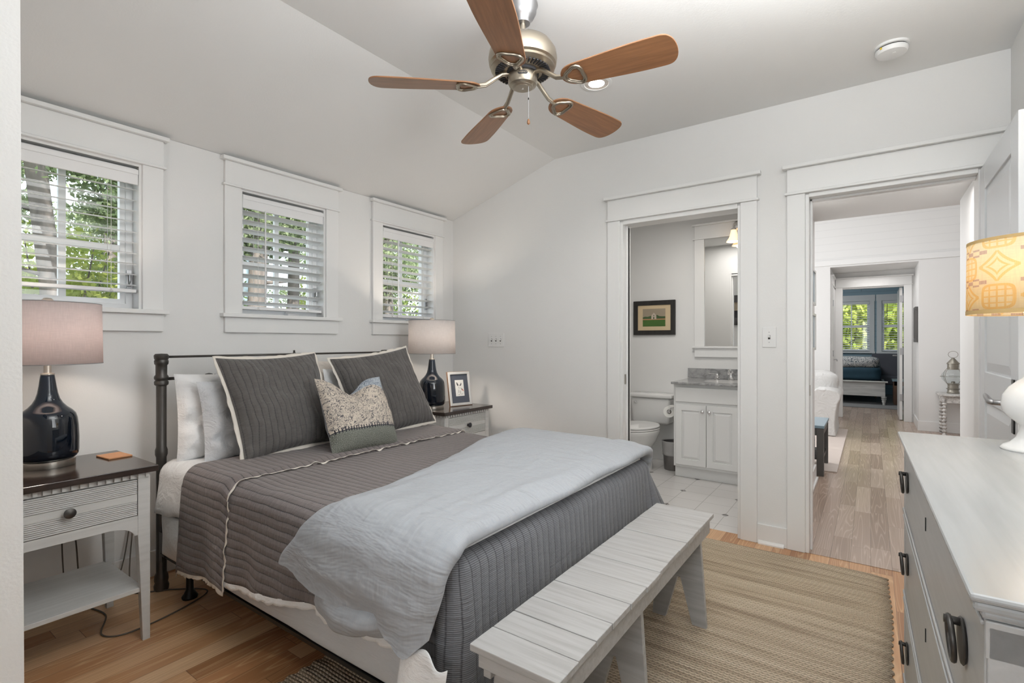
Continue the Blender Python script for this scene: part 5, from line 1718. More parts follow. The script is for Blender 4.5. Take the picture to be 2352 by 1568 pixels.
def make_pillow(name, label, w, h, t_, mat, x, y, z, lean, yaw, roll=0.0, ruffle=None, hem=None, **k):
    mt = place(x, y, z, lean, yaw, roll) @ Matrix.Translation((0, 0, h / 2))
    r = thing(name, label, 'pillow', (x, y, z), 0, 'pillows against the headboard')
    pillow('cover', w, h, t_, mat, r, mt, **k)
    if ruffle:
        seed = k.get('seed', 0)
        def edge(s_):
            s4 = (s_ * 4) % 4
            q = s4 - int(s4)
            c4 = k.get('corner', 0.10)
            side = int(s4)
            a, c_ = [(2 * q - 1, -1), (1, 2 * q - 1), (1 - 2 * q, 1), (-1, 1 - 2 * q)][side]
            xx = a * w / 2 * (1 - c4 * (1 - c_ * c_) * abs(a) ** 3)
            zz = c_ * h / 2 * (1 - c4 * (1 - a * a) * abs(c_) ** 3)
            return Vector((xx, 0, zz)), Vector((a ** 3 * 1.0, 0, c_ ** 3)).normalized()
        b = MB()
        def fn(i, j):
            p, d = edge(i)
            wv = nz(i * 40 % 40, seed + 3) * 0.014 * j
            q = p - d * 0.008 + d * (ruffle + 0.008) * j * (0.8 + 0.5 * abs(nz(i * 33, seed))) + Vector((0, 0.006 + wv * 0.8, 0))
            return tuple(mt @ q), (i, j)
        b.grid(fn, 240, 3)
        b.build('ruffle', 'ruffle', r, smooth=True, solid=0.0015)
    return r


make_pillow('pillow', 'plump white pillow against the left end of the iron headboard', 0.46, 0.43, 0.15, 'sheet', 1.255, 2.695, 0.615, 4, 0, seed=1.3, lump=0.03, corner=0.05)
make_pillow('pillow', 'pale grey linen pillow in front of the white one, behind the first quilted sham', 0.50, 0.40, 0.14, 'sham', 1.345, 2.585, 0.62, 7, 3, -2, seed=4.1, lump=0.03, corner=0.06)
make_pillow('pillow', 'cream pillow at the back glimpsed between the two quilted shams', 0.52, 0.47, 0.13, 'cream', 1.99, 2.715, 0.615, 3, 0, seed=6.6, lump=0.02, corner=0.04)
make_pillow('pillow', 'white pillow behind the right quilted sham, almost hidden', 0.50, 0.42, 0.12, 'sheet', 2.04, 2.60, 0.62, 8, -2, seed=7.6, lump=0.02, corner=0.05)
make_pillow('euro_sham', 'large charcoal quilted square sham with cream ruffle, nearer the camera', 0.55, 0.525, 0.17, 'euro', 1.440, 2.345, 0.655, 26, 3, -1.5, ruffle=0.020, seed=2.2, corner=0.07, lump=0.02)
make_pillow('euro_sham', 'large charcoal quilted square sham with cream ruffle, near the far lamp', 0.565, 0.535, 0.18, 'euro', 2.115, 2.345, 0.650, 26, -7, -7, ruffle=0.020, seed=5.2, corner=0.07, lump=0.02)
pm = place(1.675, 2.105, 0.645, 27, -2, 2) @ Matrix.Translation((0, 0, 0.20))
r = thing('throw_pillow', 'small cream paisley and green-grey tweed cushion with navy back, in front of the shams', 'pillow', (1.675, 2.10, 0.65))
pillow('front_panel', 0.40, 0.41, 0.17, 'paisley', r, pm, chop=0.085, half=-1, seed=9.0, corner=0.04)
pillow('back_panel', 0.40, 0.41, 0.17, 'navyback', r, pm, chop=0.085, half=1, seed=9.0, corner=0.04)

# ================================================================ bathroom
# vanity
VX0, VX1, VY1, VY0 = 4.46, 5.05, 1.426, 0.62
vn = thing('vanity_cabinet', 'white bathroom vanity cabinet with two raised-panel doors', 'cabinet', (4.75, 1.0, 0))
MB().box(VX0 + 0.018, VX1 - 0.002, VY0, VY1, 0.10, 0.826).box(VX0 + 0.06, VX1 - 0.002, VY0, VY1 - 0.0, 0, 0.10).build('carcass', 'trim', vn, bevel=0.002)
MB().box(VX0, VX0 + 0.018, VY0 + 0.006, VY1 - 0.02, 0.672, 0.80).build('false_drawer_front', 'trim', vn, bevel=0.004)
for k, (ya, yb) in enumerate(((1.146, VY1 - 0.022), (0.885, 1.141), (VY0 + 0.006, 0.880))):
    za, zc = 0.122, 0.650
    b = MB()
    f = 0.052
    b.frame('x', ya, yb, za, zc, f, VX0, VX0 + 0.0178)
    m = 0.022
    a0, a1, c0, c1_ = ya + f, yb - f, za + f, zc - f
    b.add([(VX0 + 0.012, a0, c0), (VX0 + 0.012, a1, c0), (VX0 + 0.012, a1, c1_), (VX0 + 0.012, a0, c1_), (VX0 + 0.003, a0 + m, c0 + m), (VX0 + 0.003, a1 - m, c0 + m), (VX0 + 0.003, a1 - m, c1_ - m), (VX0 + 0.003, a0 + m, c1_ - m)],
          [(4, 7, 6, 5), (0, 4, 5, 1), (1, 5, 6, 2), (2, 6, 7, 3), (3, 7, 4, 0)])
    d = b.build('door', 'trim', vn, bevel=0.002)
    if k < 2:
        ky = ya + 0.026 if k == 0 else yb - 0.026
        MB().lathe([(0.006, 0.0), (0.006, -0.012), (0.015, -0.018), (0.016, -0.024), (0.010, -0.030), (0.0, -0.031)], (VX0, ky, 0.597), 20, 'x').build('knob', 'chrome', d, smooth='auto')
ct = thing('marble_countertop', 'grey marble vanity counter with backsplash and sink', 'countertop', (4.75, 1.0, 0.826))
MB().box(4.42, 5.048, VY0 - 0.02, 1.434, 0.827, 0.847).build('counter', 'marble', ct, bevel=0.004)
MB().box(5.026, 5.048, VY0 - 0.02, 1.463, 0.847, 0.94).build('backsplash', 'marble', ct, bevel=0.002)
MB().lathe([(0.19, 0.8475), (0.175, 0.8485), (0.16, 0.846), (0.0, 0.8465)], (4.70, 1.03, 0), 40).build('basin', 'porcelain', ct, smooth='auto')
fc = thing('faucet', 'chrome widespread faucet with two lever handles on the vanity counter', 'faucet', (4.93, 1.03, 0.847))
MB().lathe([(0.026, 0.847), (0.027, 0.855), (0.018, 0.865), (0.016, 0.90), (0.022, 0.91), (0.016, 0.925), (0.010, 0.93), (0.0, 0.935)], (4.93, 1.045, 0), 24).tube([(4.93, 1.045, 0.90), (4.90, 1.045, 0.935), (4.86, 1.045, 0.935), (4.835, 1.045, 0.905)], [0.010, 0.011, 0.010, 0.010], 12).build('spout', 'chrome', fc, smooth='auto')
for hy, s_ in ((1.165, 1), (0.925, -1)):
    MB().lathe([(0.024, 0.847), (0.026, 0.855), (0.020, 0.862), (0.021, 0.875), (0.012, 0.885), (0.011, 0.90), (0, 0.902)], (4.93, hy, 0), 24).tube([(4.93, hy, 0.890), (4.92, hy + s_ * 0.03, 0.898), (4.915, hy + s_ * 0.075, 0.900)], [0.006, 0.005, 0.006], 8).build('handle', 'chrome', fc, smooth='auto')
# mirror
mi = thing('mirror', 'tall white-framed mirror above the vanity', 'mirror', (5.04, 0.98, 1.15))
b = MB()
X = 5.048
b.box(X - 0.02, X, 1.308, 1.40, 1.154, 2.187).box(X - 0.02, X, 0.56, 0.652, 1.154, 2.187).box(X - 0.032, X, 0.545, 1.415, 2.187, 2.20).box(X - 0.022, X, 0.56, 1.40, 2.20, 2.318).box(X - 0.045, X, 0.54, 1.42, 2.318, 2.335)
b.box(X - 0.04, X, 0.54, 1.42, 1.136, 1.154).box(X - 0.02, X, 0.56, 1.40, 1.050, 1.136)
b.build('frame', 'trim', mi, bevel=0.002)
MB().box(X - 0.008, X - 0.004, 0.652, 1.308, 1.154, 2.187).build('mirror_glass', 'mirror', mi)
# sconce over the mirror
sc = thing('wall_sconce', 'chrome sconce with lit amber bell glass over the bathroom mirror', 'wall light', (5.0, 1.0, 2.28))
MB().lathe([(0.0, -0.03), (0.02, -0.028), (0.045, -0.012), (0.05, 0.0)], (5.024, 1.005, 2.27), 28, 'x').tube([(4.995, 1.005, 2.27), (4.955, 1.01, 2.265), (4.925, 1.02, 2.245), (4.925, 1.02, 2.215)], 0.008, 10).build('arm', 'chrome', sc, smooth='auto')
MB().lathe([(0.022, 2.235), (0.024, 2.215), (0.0, 2.215)], (4.925, 1.02, 0), 20).build('socket_cap', 'chrome', sc, smooth='auto')
prof = [(0.022, 2.222), (0.026, 2.20), (0.033, 2.17), (0.042, 2.145), (0.056, 2.125), (0.064, 2.112)]
MB().lathe(prof, (4.925, 1.02, 0), 36, cap=False).build('glass_shade', 'amber_glow', sc, smooth=True, solid=0.002)
MB().lathe([(0.0, 2.205), (0.018, 2.19), (0.022, 2.165), (0.0, 2.145)], (4.925, 1.02, 0), 16).build('bulb', 'bulb', sc, smooth=True)
light('sconce_glow', 'POINT', (4.925, 1.02, 2.12), 1.2, (1.0, 0.8, 0.6), radius=0.03)
# framed house print
def picture(name, label, X, y0, y1, z0, z1, fr, mat, sgn=-1, dep=0.022):
    r = thing(name, label, 'picture', (X, (y0 + y1) / 2, z0))
    a, c_ = X, X + sgn * dep
    MB().frame('x', y0, y1, z0, z1, fr, a, c_).build('frame', mat, r, bevel=0.003, fixn=True)
    return r
pc = picture('framed_print', 'black-framed print of a small house in a green field, on the bathroom wall', 5.048, 1.587, 2.023, 1.267, 1.618, 0.047, 'frame_black')
M['mat_tan'] = simple('tan_mat', (0.66, 0.52, 0.33), 0.8, var=0)
M['p_sky'] = simple('print_sky', (0.36, 0.30, 0.22), 0.8, var=0.1)
M['p_tree'] = simple('print_tree', (0.07, 0.12, 0.05), 0.8, var=0.4)
M['p_grass'] = simple('print_grass', (0.07, 0.15, 0.035), 0.8, var=0.3)
M['p_road'] = simple('print_road', (0.45, 0.24, 0.12), 0.8, var=0.1)
M['p_house'] = simple('print_house', (0.55, 0.46, 0.38), 0.8, var=0.1)
MB().box(5.035, 5.045, 1.634, 1.976, 1.314, 1.571).build('mat_board', 'mat_tan', pc)
pa = MB().box(5.033, 5.036, 1.688, 1.923, 1.355, 1.535).build('print', 'p_sky', pc)
MB().box(5.0322, 5.0335, 1.688, 1.923, 1.355, 1.421).build('meadow', 'p_grass', pa)
MB().box(5.0320, 5.0335, 1.688, 1.923, 1.421, 1.432).build('path', 'p_road', pa)
tr = [(1.923, 1.432), (1.923, 1.448), (1.90, 1.456), (1.87, 1.454), (1.84, 1.462), (1.82, 1.458), (1.80, 1.466), (1.77, 1.47), (1.75, 1.458), (1.72, 1.455), (1.688, 1.456), (1.688, 1.432)]
MB().prism(tr, 5.0318, 5.0335, 'x').build('tree_line', 'p_tree', pa, fixn=True)
hs = [(1.832, 1.428), (1.832, 1.462), (1.826, 1.472), (1.806, 1.495), (1.786, 1.472), (1.780, 1.462), (1.780, 1.428)]
MB().prism(hs, 5.031, 5.0335, 'x').build('house', 'p_house', pa, fixn=True)
MB().box(5.0304, 5.0312, 1.800, 1.812, 1.430, 1.450).box(5.0304, 5.0312, 1.802, 1.810, 1.458, 1.470).build('house_openings', 'p_tree', pa)

# toilet
tl = thing('toilet', 'white two-piece toilet with closed lid beside the vanity', 'toilet', (4.6, 1.775, 0))
def taper(name, x0, x1, y0, y1, z0, z1, k, mat, parent, bevel=0.02):
    b = MB()
    b.add([(x0 + k * 0.5, y0 + k, z0), (x1, y0 + k, z0), (x1, y1 - k, z0), (x0 + k * 0.5, y1 - k, z0), (x0, y0, z1), (x1, y0, z1), (x1, y1, z1), (x0, y1, z1)],
          [(0, 3, 2, 1), (4, 5, 6, 7), (0, 1, 5, 4), (1, 2, 6, 5), (2, 3, 7, 6), (3, 0, 4, 7)])
    o = b.build(name, mat, parent, smooth=True)
    m = o.modifiers.new('bevel', 'BEVEL'); m.width = bevel; m.segments = 4
    return o
taper('tank', 4.835, 5.03, 1.575, 1.98, 0.385, 0.645, 0.018, 'porcelain', tl, 0.03)
taper('tank_lid', 4.815, 5.035, 1.555, 2.0, 0.645, 0.685, -0.0, 'porcelain', tl, 0.014)
MB().lathe([(0.0, -0.014), (0.010, -0.012), (0.012, 0.0)], (4.834, 1.925, 0.60), 16, 'x').tube([(4.825, 1.925, 0.60), (4.815, 1.925, 0.598), (4.815, 1.90, 0.588)], 0.005, 8).build('flush_lever', 'chrome', tl, smooth=True)
def egg(t_, sx, sy, cx):
    a = 2 * PI * t_
    x = cx + sx * math.cos(a) * (1.12 if math.cos(a) < 0 else 0.9)
    return x, 1.775 + sy * math.sin(a) * (1 - 0.10 * max(0, -math.cos(a)))
def bowl_fn(i, j):
    pr = [(0.0, 0.13, 0.10, 4.62), (0.03, 0.13, 0.10, 4.62), (0.12, 0.11, 0.085, 4.60), (0.20, 0.13, 0.10, 4.56), (0.28, 0.19, 0.155, 4.55), (0.35, 0.232, 0.182, 4.55), (0.375, 0.238, 0.186, 4.55), (0.385, 0.236, 0.184, 4.55), (0.385, 0.0, 0.0, 4.55)]
    k = i * (len(pr) - 1)
    a = int(min(k, len(pr) - 2)); q = k - a
    z, sx, sy, cx = [pr[a][n] + (pr[a + 1][n] - pr[a][n]) * q for n in range(4)]
    x, y = egg(j, sx, sy, cx)
    return (x, y, z), (0, 0)
MB().grid(bowl_fn, 32, 40, closed_v=True).build('bowl', 'porcelain', tl, smooth=True)
def slab_egg(name, z0, z1, sx, sy, mat='porcelain'):
    b = MB()
    def fn(i, j):
        k = [(0.0, z0), (0.97, z0), (1.0, z0 + 0.004), (1.0, z1 - 0.006), (0.97, z1), (0.0, z1 + 0.003)][int(round(i * 5))]
        x, y = egg(j, sx * k[0], sy * k[0], 4.55)
        return (x, y, k[1]), (0, 0)
    b.grid(fn, 5, 44, closed_v=True)
    return b.build(name, mat, tl, smooth='auto')
slab_egg('seat', 0.388, 0.402, 0.240, 0.187)
slab_egg('lid', 0.405, 0.425, 0.238, 0.186)
# waste bin
wb = thing('waste_bin', 'small metal waste bin with grey plastic liner between toilet and vanity', 'bin', (4.74, 1.515, 0))
MB().lathe([(0.080, 0.0), (0.082, 0.004), (0.090, 0.13), (0.0, 0.13)], (4.74, 1.515, 0), 36).lathe([(0.090, 0.13), (0.099, 0.262), (0.096, 0.262), (0.088, 0.13)], (4.74, 1.515, 0), 36, cap=False).build('body', 'bin', wb, smooth='auto')
MB().grid(lambda i, j: ((4.74 + (0.0935 + 0.0095 * i + 0.003 * nz(j * 12, i * 6)) * math.cos(2 * PI * j), 1.515 + (0.0935 + 0.0095 * i + 0.003 * nz(j * 12, i * 6)) * math.sin(2 * PI * j), 0.135 + 0.135 * i), (i, j)), 10, 48, closed_v=True).build('liner', 'clearbag', wb, smooth=True, solid=0.001)
# toilet roll on the vanity side
tp = thing('toilet_roll_holder', 'chrome holder with a white paper roll on the side of the vanity', 'toilet paper', (4.55, 1.47, 0.56))
rl = MB().lathe([(0.020, -0.05), (0.052, -0.05), (0.052, 0.05), (0.020, 0.05), (0.020, -0.05)], (4.60, 1.492, 0.562), 32, 'x', cap=False).build('roll', 'paper', tp, smooth='auto')
MB().lathe([(0.018, -0.049), (0.018, 0.05)], (4.60, 1.492, 0.562), 24, 'x', cap=False).build('core', 'cardboard', rl, smooth=True)
MB().lathe([(0.0, -0.060), (0.015, -0.058), (0.016, -0.050), (0.0, -0.046)], (4.60, 1.492, 0.562), 20, 'x').tube([(4.535, 1.492, 0.565), (4.53, 1.47, 0.60), (4.53, 1.416, 0.605)], 0.006, 8).build('arm', 'chrome', tp, smooth='auto')
# picture on the closet wall, seen only in the mirror
cp = picture('framed_picture', 'dark barnwood-framed landscape seen only in the bathroom mirror', 0.257, 1.64, 2.26, 1.50, 2.04, 0.13, 'barnwood', 1, 0.03)
MB().box(0.26, 0.27, 1.76, 2.14, 1.62, 1.92).build('image', 'p_sky', cp)
MB().box(0.268, 0.272, 1.76, 2.14, 1.62, 1.76).build('image_dark', 'print_black', cp)

# ================================================================ hall and living room
for z0, z1, l_ in ((1.50, 1.79, 'upper of two slim silver-framed pictures on the left hall wall'), (1.13, 1.43, 'lower of two slim silver-framed pictures on the left hall wall')):
    f = thing('framed_picture', l_, 'picture', (4.78, 0.40, z0), 0, 'framed pictures on the hall wall')
    b = MB()
    b.frame('y', 4.62, 4.94, z0, z1, 0.02, 0.374, 0.40)
    b.build('frame', 'silver', f, bevel=0.002, fixn=True)
    MB().box(4.64, 4.92, 0.385, 0.398, z0 + 0.02, z1 - 0.02).build('image', 'bluetop', f)
f = thing('framed_picture', 'weathered grey frame on the side wall just before the distant bedroom door', 'picture', (9.0, VR, 1.2))
b = MB()
b.box(8.86, 9.16, VR, VR + 0.035, 1.19, 1.24).box(8.86, 9.16, VR, VR + 0.035, 1.63, 1.68).box(8.86, 8.91, VR, VR + 0.035, 1.24, 1.63).box(9.11, 9.16, VR, VR + 0.035, 1.24, 1.63)
b.build('frame', 'greywood', f, bevel=0.004)
MB().box(8.91, 9.11, VR, VR + 0.012, 1.24, 1.63).build('image', 'paper', f)

# cream rug, slatted bench table, basket, slipcovered armchair
tag(MB().box(5.46, 8.2, 0.25, 2.6, 0.0, 0.012).build('cream_rug', 'rug_cream', bevel=0.004), 'cream rug with its edge showing beside the hall floor in the living room', 'rug')
tb = thing('coffee_table', 'dark grey wooden low table with slatted shelf and slate-blue top in the living room', 'table', (5.6, 0.75, 0))
TX0, TX1, TY0, TY1 = 5.24, 5.84, 0.335, 1.25
MB().box(TX0, TX1, TY0, TY1, 0.425, 0.45).build('top', 'bluetop', tb, bevel=0.002)
MB().box(TX0 + 0.02, TX1 - 0.02, TY0 + 0.01, TY0 + 0.03, 0.36, 0.425).box(TX0 + 0.01, TX0 + 0.03, TY0 + 0.02, TY1 - 0.02, 0.36, 0.425).box(TX1 - 0.03, TX1 - 0.01, TY0 + 0.02, TY1 - 0.02, 0.36, 0.425).build('apron', 'greywood', tb)
for lx in (TX0 + 0.005, TX1 - 0.06):
    for ly in (TY0 + 0.005, TY1 - 0.06):
        MB().box(lx, lx + 0.055, ly, ly + 0.055, 0.013 if lx > 5.46 else 0.0, 0.425).build('leg', 'greywood', tb, bevel=0.002)
MB().box(TX0 + 0.03, TX1 - 0.03, TY0 + 0.02, TY0 + 0.04, 0.12, 0.155).box(TX0 + 0.03, TX1 - 0.03, TY1 - 0.04, TY1 - 0.02, 0.12, 0.155).build('shelf_rail', 'greywood', tb)
s_ = MB()
for i in range(9):
    s_.box(TX0 + 0.03 + i * 0.063, TX0 + 0.068 + i * 0.063, TY0 + 0.02, TY1 - 0.02, 0.14, 0.155)
s_.build('slatted_shelf', 'greywood', tb)
tag(puffbox('basket', 5.32, 5.70, 0.44, 0.86, 0.157, 0.355, 0.03, 'bluebasket', None, 0.006), 'blue and white patterned basket on the slatted shelf of the low table', 'basket')

ac = thing('armchair', 'white slipcovered armchair with rolled arms in the living room', 'armchair', (7.95, 0.85, 0))
AX0, AX1, AY0, AY1 = 7.45, 8.35, 0.335, 1.50
puffbox('seat', AX0 + 0.04, AX1 - 0.1, AY0 + 0.18, AY1 - 0.18, 0.20, 0.46, 0.05, 'slip', ac, 0.01, 2)
puffbox('backrest', AX1 - 0.30, AX1, AY0 + 0.06, AY1 - 0.06, 0.20, 0.80, 0.09, 'slip', ac, 0.02, 3)
puffbox('back_cushion', AX1 - 0.50, AX1 - 0.24, AY0 + 0.02, AY1 - 0.02, 0.42, 0.79, 0.08, 'slip', ac, 0.03, 9)
for a0, a1 in ((AY0, AY0 + 0.20), (AY1 - 0.20, AY1)):
    b = MB()
    prof = []
    s1 = 1 if a0 == AY0 else -1
    o_ = a0 if s1 == 1 else a1
    pts = [(0.010, 0.016), (0.018, 0.16), (0.012, 0.30), (0.0, 0.42), (-0.018, 0.49), (-0.016, 0.54), (0.005, 0.58), (0.05, 0.60), (0.13, 0.60), (0.16, 0.56), (0.165, 0.46), (0.155, 0.38), (0.155, 0.016)]
    b.prism([(o_ + s1 * (p * 1.7), q) for p, q in pts], AX0, AX1 - 0.06, 'x')
    b.build('arm', 'slip', ac, smooth='auto', fixn=True, bevel=0.012)
MB().box(AX0 + 0.02, AX0 + 0.04, AY0 + 0.16, AY1 - 0.16, 0.016, 0.24).build('skirt', 'slip', ac)

# lantern on a white turned-leg table
tb = thing('side_table', 'distressed white side table with bobbin-turned legs against the far living room wall', 'table', (8.5, -1.1, 0))
MB().box(8.26, 8.70, -1.50, -0.70, 0.515, 0.535).build('top', 'distress', tb, bevel=0.003)
MB().box(8.30, 8.32, -1.46, -0.74, 0.43, 0.515).box(8.66, 8.68, -1.46, -0.74, 0.43, 0.515).box(8.32, 8.66, -0.76, -0.74, 0.43, 0.515).build('apron', 'distress', tb)
for lx, ly in ((8.31, -0.755), (8.665, -0.755), (8.31, -1.445), (8.665, -1.445)):
    pr = [(0.0, 0.0), (0.018, 0.0)]
    z = 0.01
    while z < 0.40:
        pr += [(0.012, z), (0.024, z + 0.012), (0.026, z + 0.02), (0.024, z + 0.028), (0.012, z + 0.04)]
        z += 0.043
    pr += [(0.022, 0.44), (0.022, 0.515), (0, 0.515)]
    MB().lathe(pr, (lx, ly, 0), 14).build('leg', 'distress', tb, smooth='auto')
ln = thing('lantern', 'old brass ship lantern with round glass globe on the white side table', 'lantern', (8.54, -0.86, 0.535))
cxy = (8.54, -0.86, 0.535)
MB().lathe([(0.0, 0.0), (0.062, 0.0), (0.064, 0.012), (0.058, 0.02), (0.056, 0.05), (0.070, 0.056), (0.070, 0.062), (0.055, 0.066), (0.055, 0.115), (0.060, 0.12), (0.060, 0.128), (0, 0.128)], cxy, 32).build('font', 'pewter', ln, smooth='auto')
MB().lathe([(0.02, 0.128), (0.02, 0.15), (0.012, 0.155), (0, 0.155)], cxy, 16).build('burner', 'pewter', ln, smooth='auto')
MB().lathe([(0.056, 0.128)] + [(0.118 * math.cos(t_), 0.215 + 0.095 * math.sin(t_)) for t_ in [-1.0 + 2.1 * i / 16 for i in range(17)]] + [(0.052, 0.308)], cxy, 36, cap=False).build('globe', 'globe', ln, smooth=True)
MB().lathe([(0.058, 0.305), (0.058, 0.375), (0.066, 0.378), (0.066, 0.384), (0.012, 0.455), (0.0, 0.457)], cxy, 32).build('chimney', 'pewter', ln, smooth='auto')
MB().tube([(8.54, -0.86 + 0.048 * math.sin(2 * PI * i / 28), 0.535 + 0.498 + 0.042 * math.cos(2 * PI * i / 28)) for i in range(28)], 0.003, 6, closed=True).build('ring_handle', 'pewter', ln, smooth=True)
g_ = MB()
for k in range(4):
    a = PI / 4 + k * PI / 2
    g_.tube([(8.54 + rr * math.cos(a), -0.86 + rr * math.sin(a), 0.535 + zz) for rr, zz in ((0.062, 0.10), (0.105, 0.15), (0.128, 0.215), (0.108, 0.28), (0.06, 0.335))], 0.0025, 6)
g_.tube([(8.54 + 0.128 * math.cos(2 * PI * i / 32), -0.86 + 0.128 * math.sin(2 * PI * i / 32), 0.75) for i in range(32)], 0.0025, 6, closed=True)
g_.build('wire_guard', 'pewter', ln)

# ================================================================ distant bedroom
tag(MB().box(11.1, 14.0, -1.2, 2.6, 0.0, 0.012).build('grey_rug', 'rug_grey'), 'grey rug under the bed in the distant blue bedroom', 'rug')
fb = thing('wooden_bed', 'whitewashed wooden bed frame with turned feet in the distant bedroom', 'bed', (12.7, 0.5, 0))
MB().box(11.66, 11.70, -0.22, 1.35, 0.17, 0.43).box(11.64, 11.72, -0.26, 1.38, 0.43, 0.455).build('footboard', 'limewash', fb, bevel=0.004)
MB().box(11.70, 13.85, -0.22, -0.18, 0.2, 0.42).box(11.70, 13.85, 1.32, 1.36, 0.2, 0.42).build('side_rail', 'limewash', fb)
for ly in (-0.20, 1.33):
    MB().lathe([(0.0, 0.013), (0.022, 0.013), (0.020, 0.04), (0.034, 0.08), (0.030, 0.10), (0.042, 0.12), (0.042, 0.13), (0.03, 0.135), (0.045, 0.15), (0.045, 0.17), (0, 0.17)], (11.69, ly, 0), 20).build('foot', 'limewash', fb, smooth='auto')
tag(puffbox('mattress', 11.74, 13.8, -0.16, 1.30, 0.44, 0.72, 0.08, 'teal', None, 0.01), 'mattress under a dark teal quilt in the distant bedroom', 'mattress')
tag(puffbox('comforter', 11.76, 12.45, -0.13, 1.20, 0.69, 0.90, 0.085, 'scroll', None, 0.05, 4), 'scroll-patterned grey comforter heaped on the dark teal bed', 'comforter')
tb = thing('bench_table', 'brown wooden bedside bench with blue top beside the distant bed', 'table', (12.1, -0.7, 0))
MB().box(11.85, 12.35, -1.05, -0.33, 0.45, 0.475).build('top', 'bluetop', tb)
for lx in (11.87, 12.28):
    for ly in (-1.0, -0.40):
        MB().box(lx, lx + 0.05, ly, ly + 0.05, 0.013, 0.45).build('leg', 'brownwood', tb)
MB().box(11.87, 11.90, -1.0, -0.36, 0.37, 0.45).box(12.3, 12.33, -1.0, -0.36, 0.37, 0.45).box(11.9, 12.3, -0.38, -0.36, 0.37, 0.45).build('apron', 'brownwood', tb)
ch = thing('upholstered_chair', 'charcoal upholstered chair back under the distant window', 'chair', (13.4, -0.6, 0))
puffbox('backrest', 13.45, 13.55, -1.1, -0.02, 0.40, 0.94, 0.03, 'greyfab', ch, 0.004)
puffbox('seat', 12.95, 13.45, -1.08, -0.04, 0.30, 0.48, 0.04, 'greyfab', ch, 0.004)
for lx in (12.98, 13.42):
    for ly in (-1.04, -0.10):
        MB().box(lx, lx + 0.03, ly, ly + 0.03, 0.013, 0.32).build('leg', 'brownwood', ch)
ff = thing('ceiling_fan', 'dark ceiling fan in the distant bedroom, only blade undersides showing', 'ceiling fan', (12.0, 0.15, 2.62))
MB().lathe([(0.05, 2.62), (0.05, 2.58), (0.012, 2.56), (0.012, 2.45), (0.11, 2.42), (0.12, 2.36), (0.06, 2.33), (0, 2.33)], (12.0, 0.15, 0), 28).build('motor', 'pewter', ff, smooth='auto')
for k in range(5):
    b = MB(); b.X = Matrix.Translation((12.0, 0.15, 2.35)) @ Matrix.Rotation(0.35 + k * 2 * PI / 5, 4, 'Z') @ Matrix.Rotation(0.2, 4, 'X')
    b.prism([(0.12, -0.045), (0.6, -0.06), (0.64, -0.03), (0.64, 0.03), (0.6, 0.06), (0.12, 0.045)], -0.004, 0.004)
    b.build('blade', 'brownwood', ff)
MB().tube([(12.0, 0.15, 2.34), (12.0, 0.15, 2.18)], 0.002, 6).build('pull_chain', 'print_black', ff)

# ================================================================ outdoors
struct(MB().box(-14, 40, 3.4, 45, -0.6, -0.5).box(14.6, 45, -25, 3.4, -0.6, -0.5).build('ground', 'ground'))
def leaves(b, cx, cy, cz, rx, rz, n, size, rnd):
    for _ in range(n):
        while True:
            p = Vector((rnd.uniform(-1, 1), rnd.uniform(-1, 1), rnd.uniform(-1, 1)))
            if p.length < 1: break
        p = p * (0.5 + 0.5 * rnd.random())
        c_ = Vector((cx + p.x * rx, cy + p.y * rx, cz + p.z * rz))
        a = Vector((rnd.gauss(0, 1), rnd.gauss(0, 1), rnd.gauss(0, 1))).normalized()
        d = a.cross(Vector((rnd.gauss(0, 1), rnd.gauss(0, 1), rnd.gauss(0, 1)))).normalized()
        s_ = size * rnd.uniform(0.6, 1.3)
        b.add([c_ - a * s_, c_ + d * s_ * 0.5, c_ + a * s_, c_ - d * s_ * 0.5], [(0, 1, 2, 3)])
rnd = random.Random(12)
def tree(x, y, h, tr_, label, crown, leaf, n=900, lean=0.0, size=0.055, group='trees outside the bedroom windows'):
    r = thing('pine_tree', label, 'tree', (x, y, -0.5), 0, group)
    pts = [(x + lean * q * q + 0.08 * math.sin(q * 5 + x), y, -0.5 + h * q) for q in [i / 8 for i in range(9)]]
    b = MB().tube(pts, [tr_ * (1 - 0.45 * i / 8) for i in range(9)], 12)
    for k in range(9):
        q = 0.25 + 0.7 * k / 9
        z = -0.5 + h * q
        a = rnd.uniform(0, 2 * PI)
        l = rnd.uniform(0.8, 1.8)
        b.tube([(x + lean * q * q, y, z), (x + lean * q * q + l * 0.5 * math.cos(a), y + l * 0.5 * math.sin(a), z + 0.12), (x + lean * q * q + l * math.cos(a), y + l * math.sin(a), z + 0.05)], [tr_ * 0.22, tr_ * 0.14, tr_ * 0.05], 5)
    b.build('trunk', 'bark', r, smooth=True)
    b = MB()
    for (dx, dy, z, rx, rz) in crown:
        leaves(b, x + dx, y + dy, z, rx, rz, int(n * 2.2), size * (0.7 if y < 8 else 1.0), rnd)
    b.build('foliage', leaf, r)
def shrub(x, y, h, rx, label, leaf, n, size=0.08, group='shrubs outside the bedroom windows'):
    r = thing('shrub', label, 'shrub', (x, y, -0.5), 0, group)
    b = MB()
    for k in range(5):
        a = k * 1.3
        b.tube([(x, y, -0.5), (x + 0.3 * rx * math.cos(a), y + 0.3 * rx * math.sin(a), h * 0.5), (x + 0.5 * rx * math.cos(a), y + 0.5 * rx * math.sin(a), h * 0.9)], [0.03, 0.02, 0.008], 5)
    b.build('stems', 'bark', r)
    b = MB()
    leaves(b, x, y, h * 0.55 - 0.1, rx, h * 0.6, n, size, rnd)
    b.build('foliage', leaf, r)
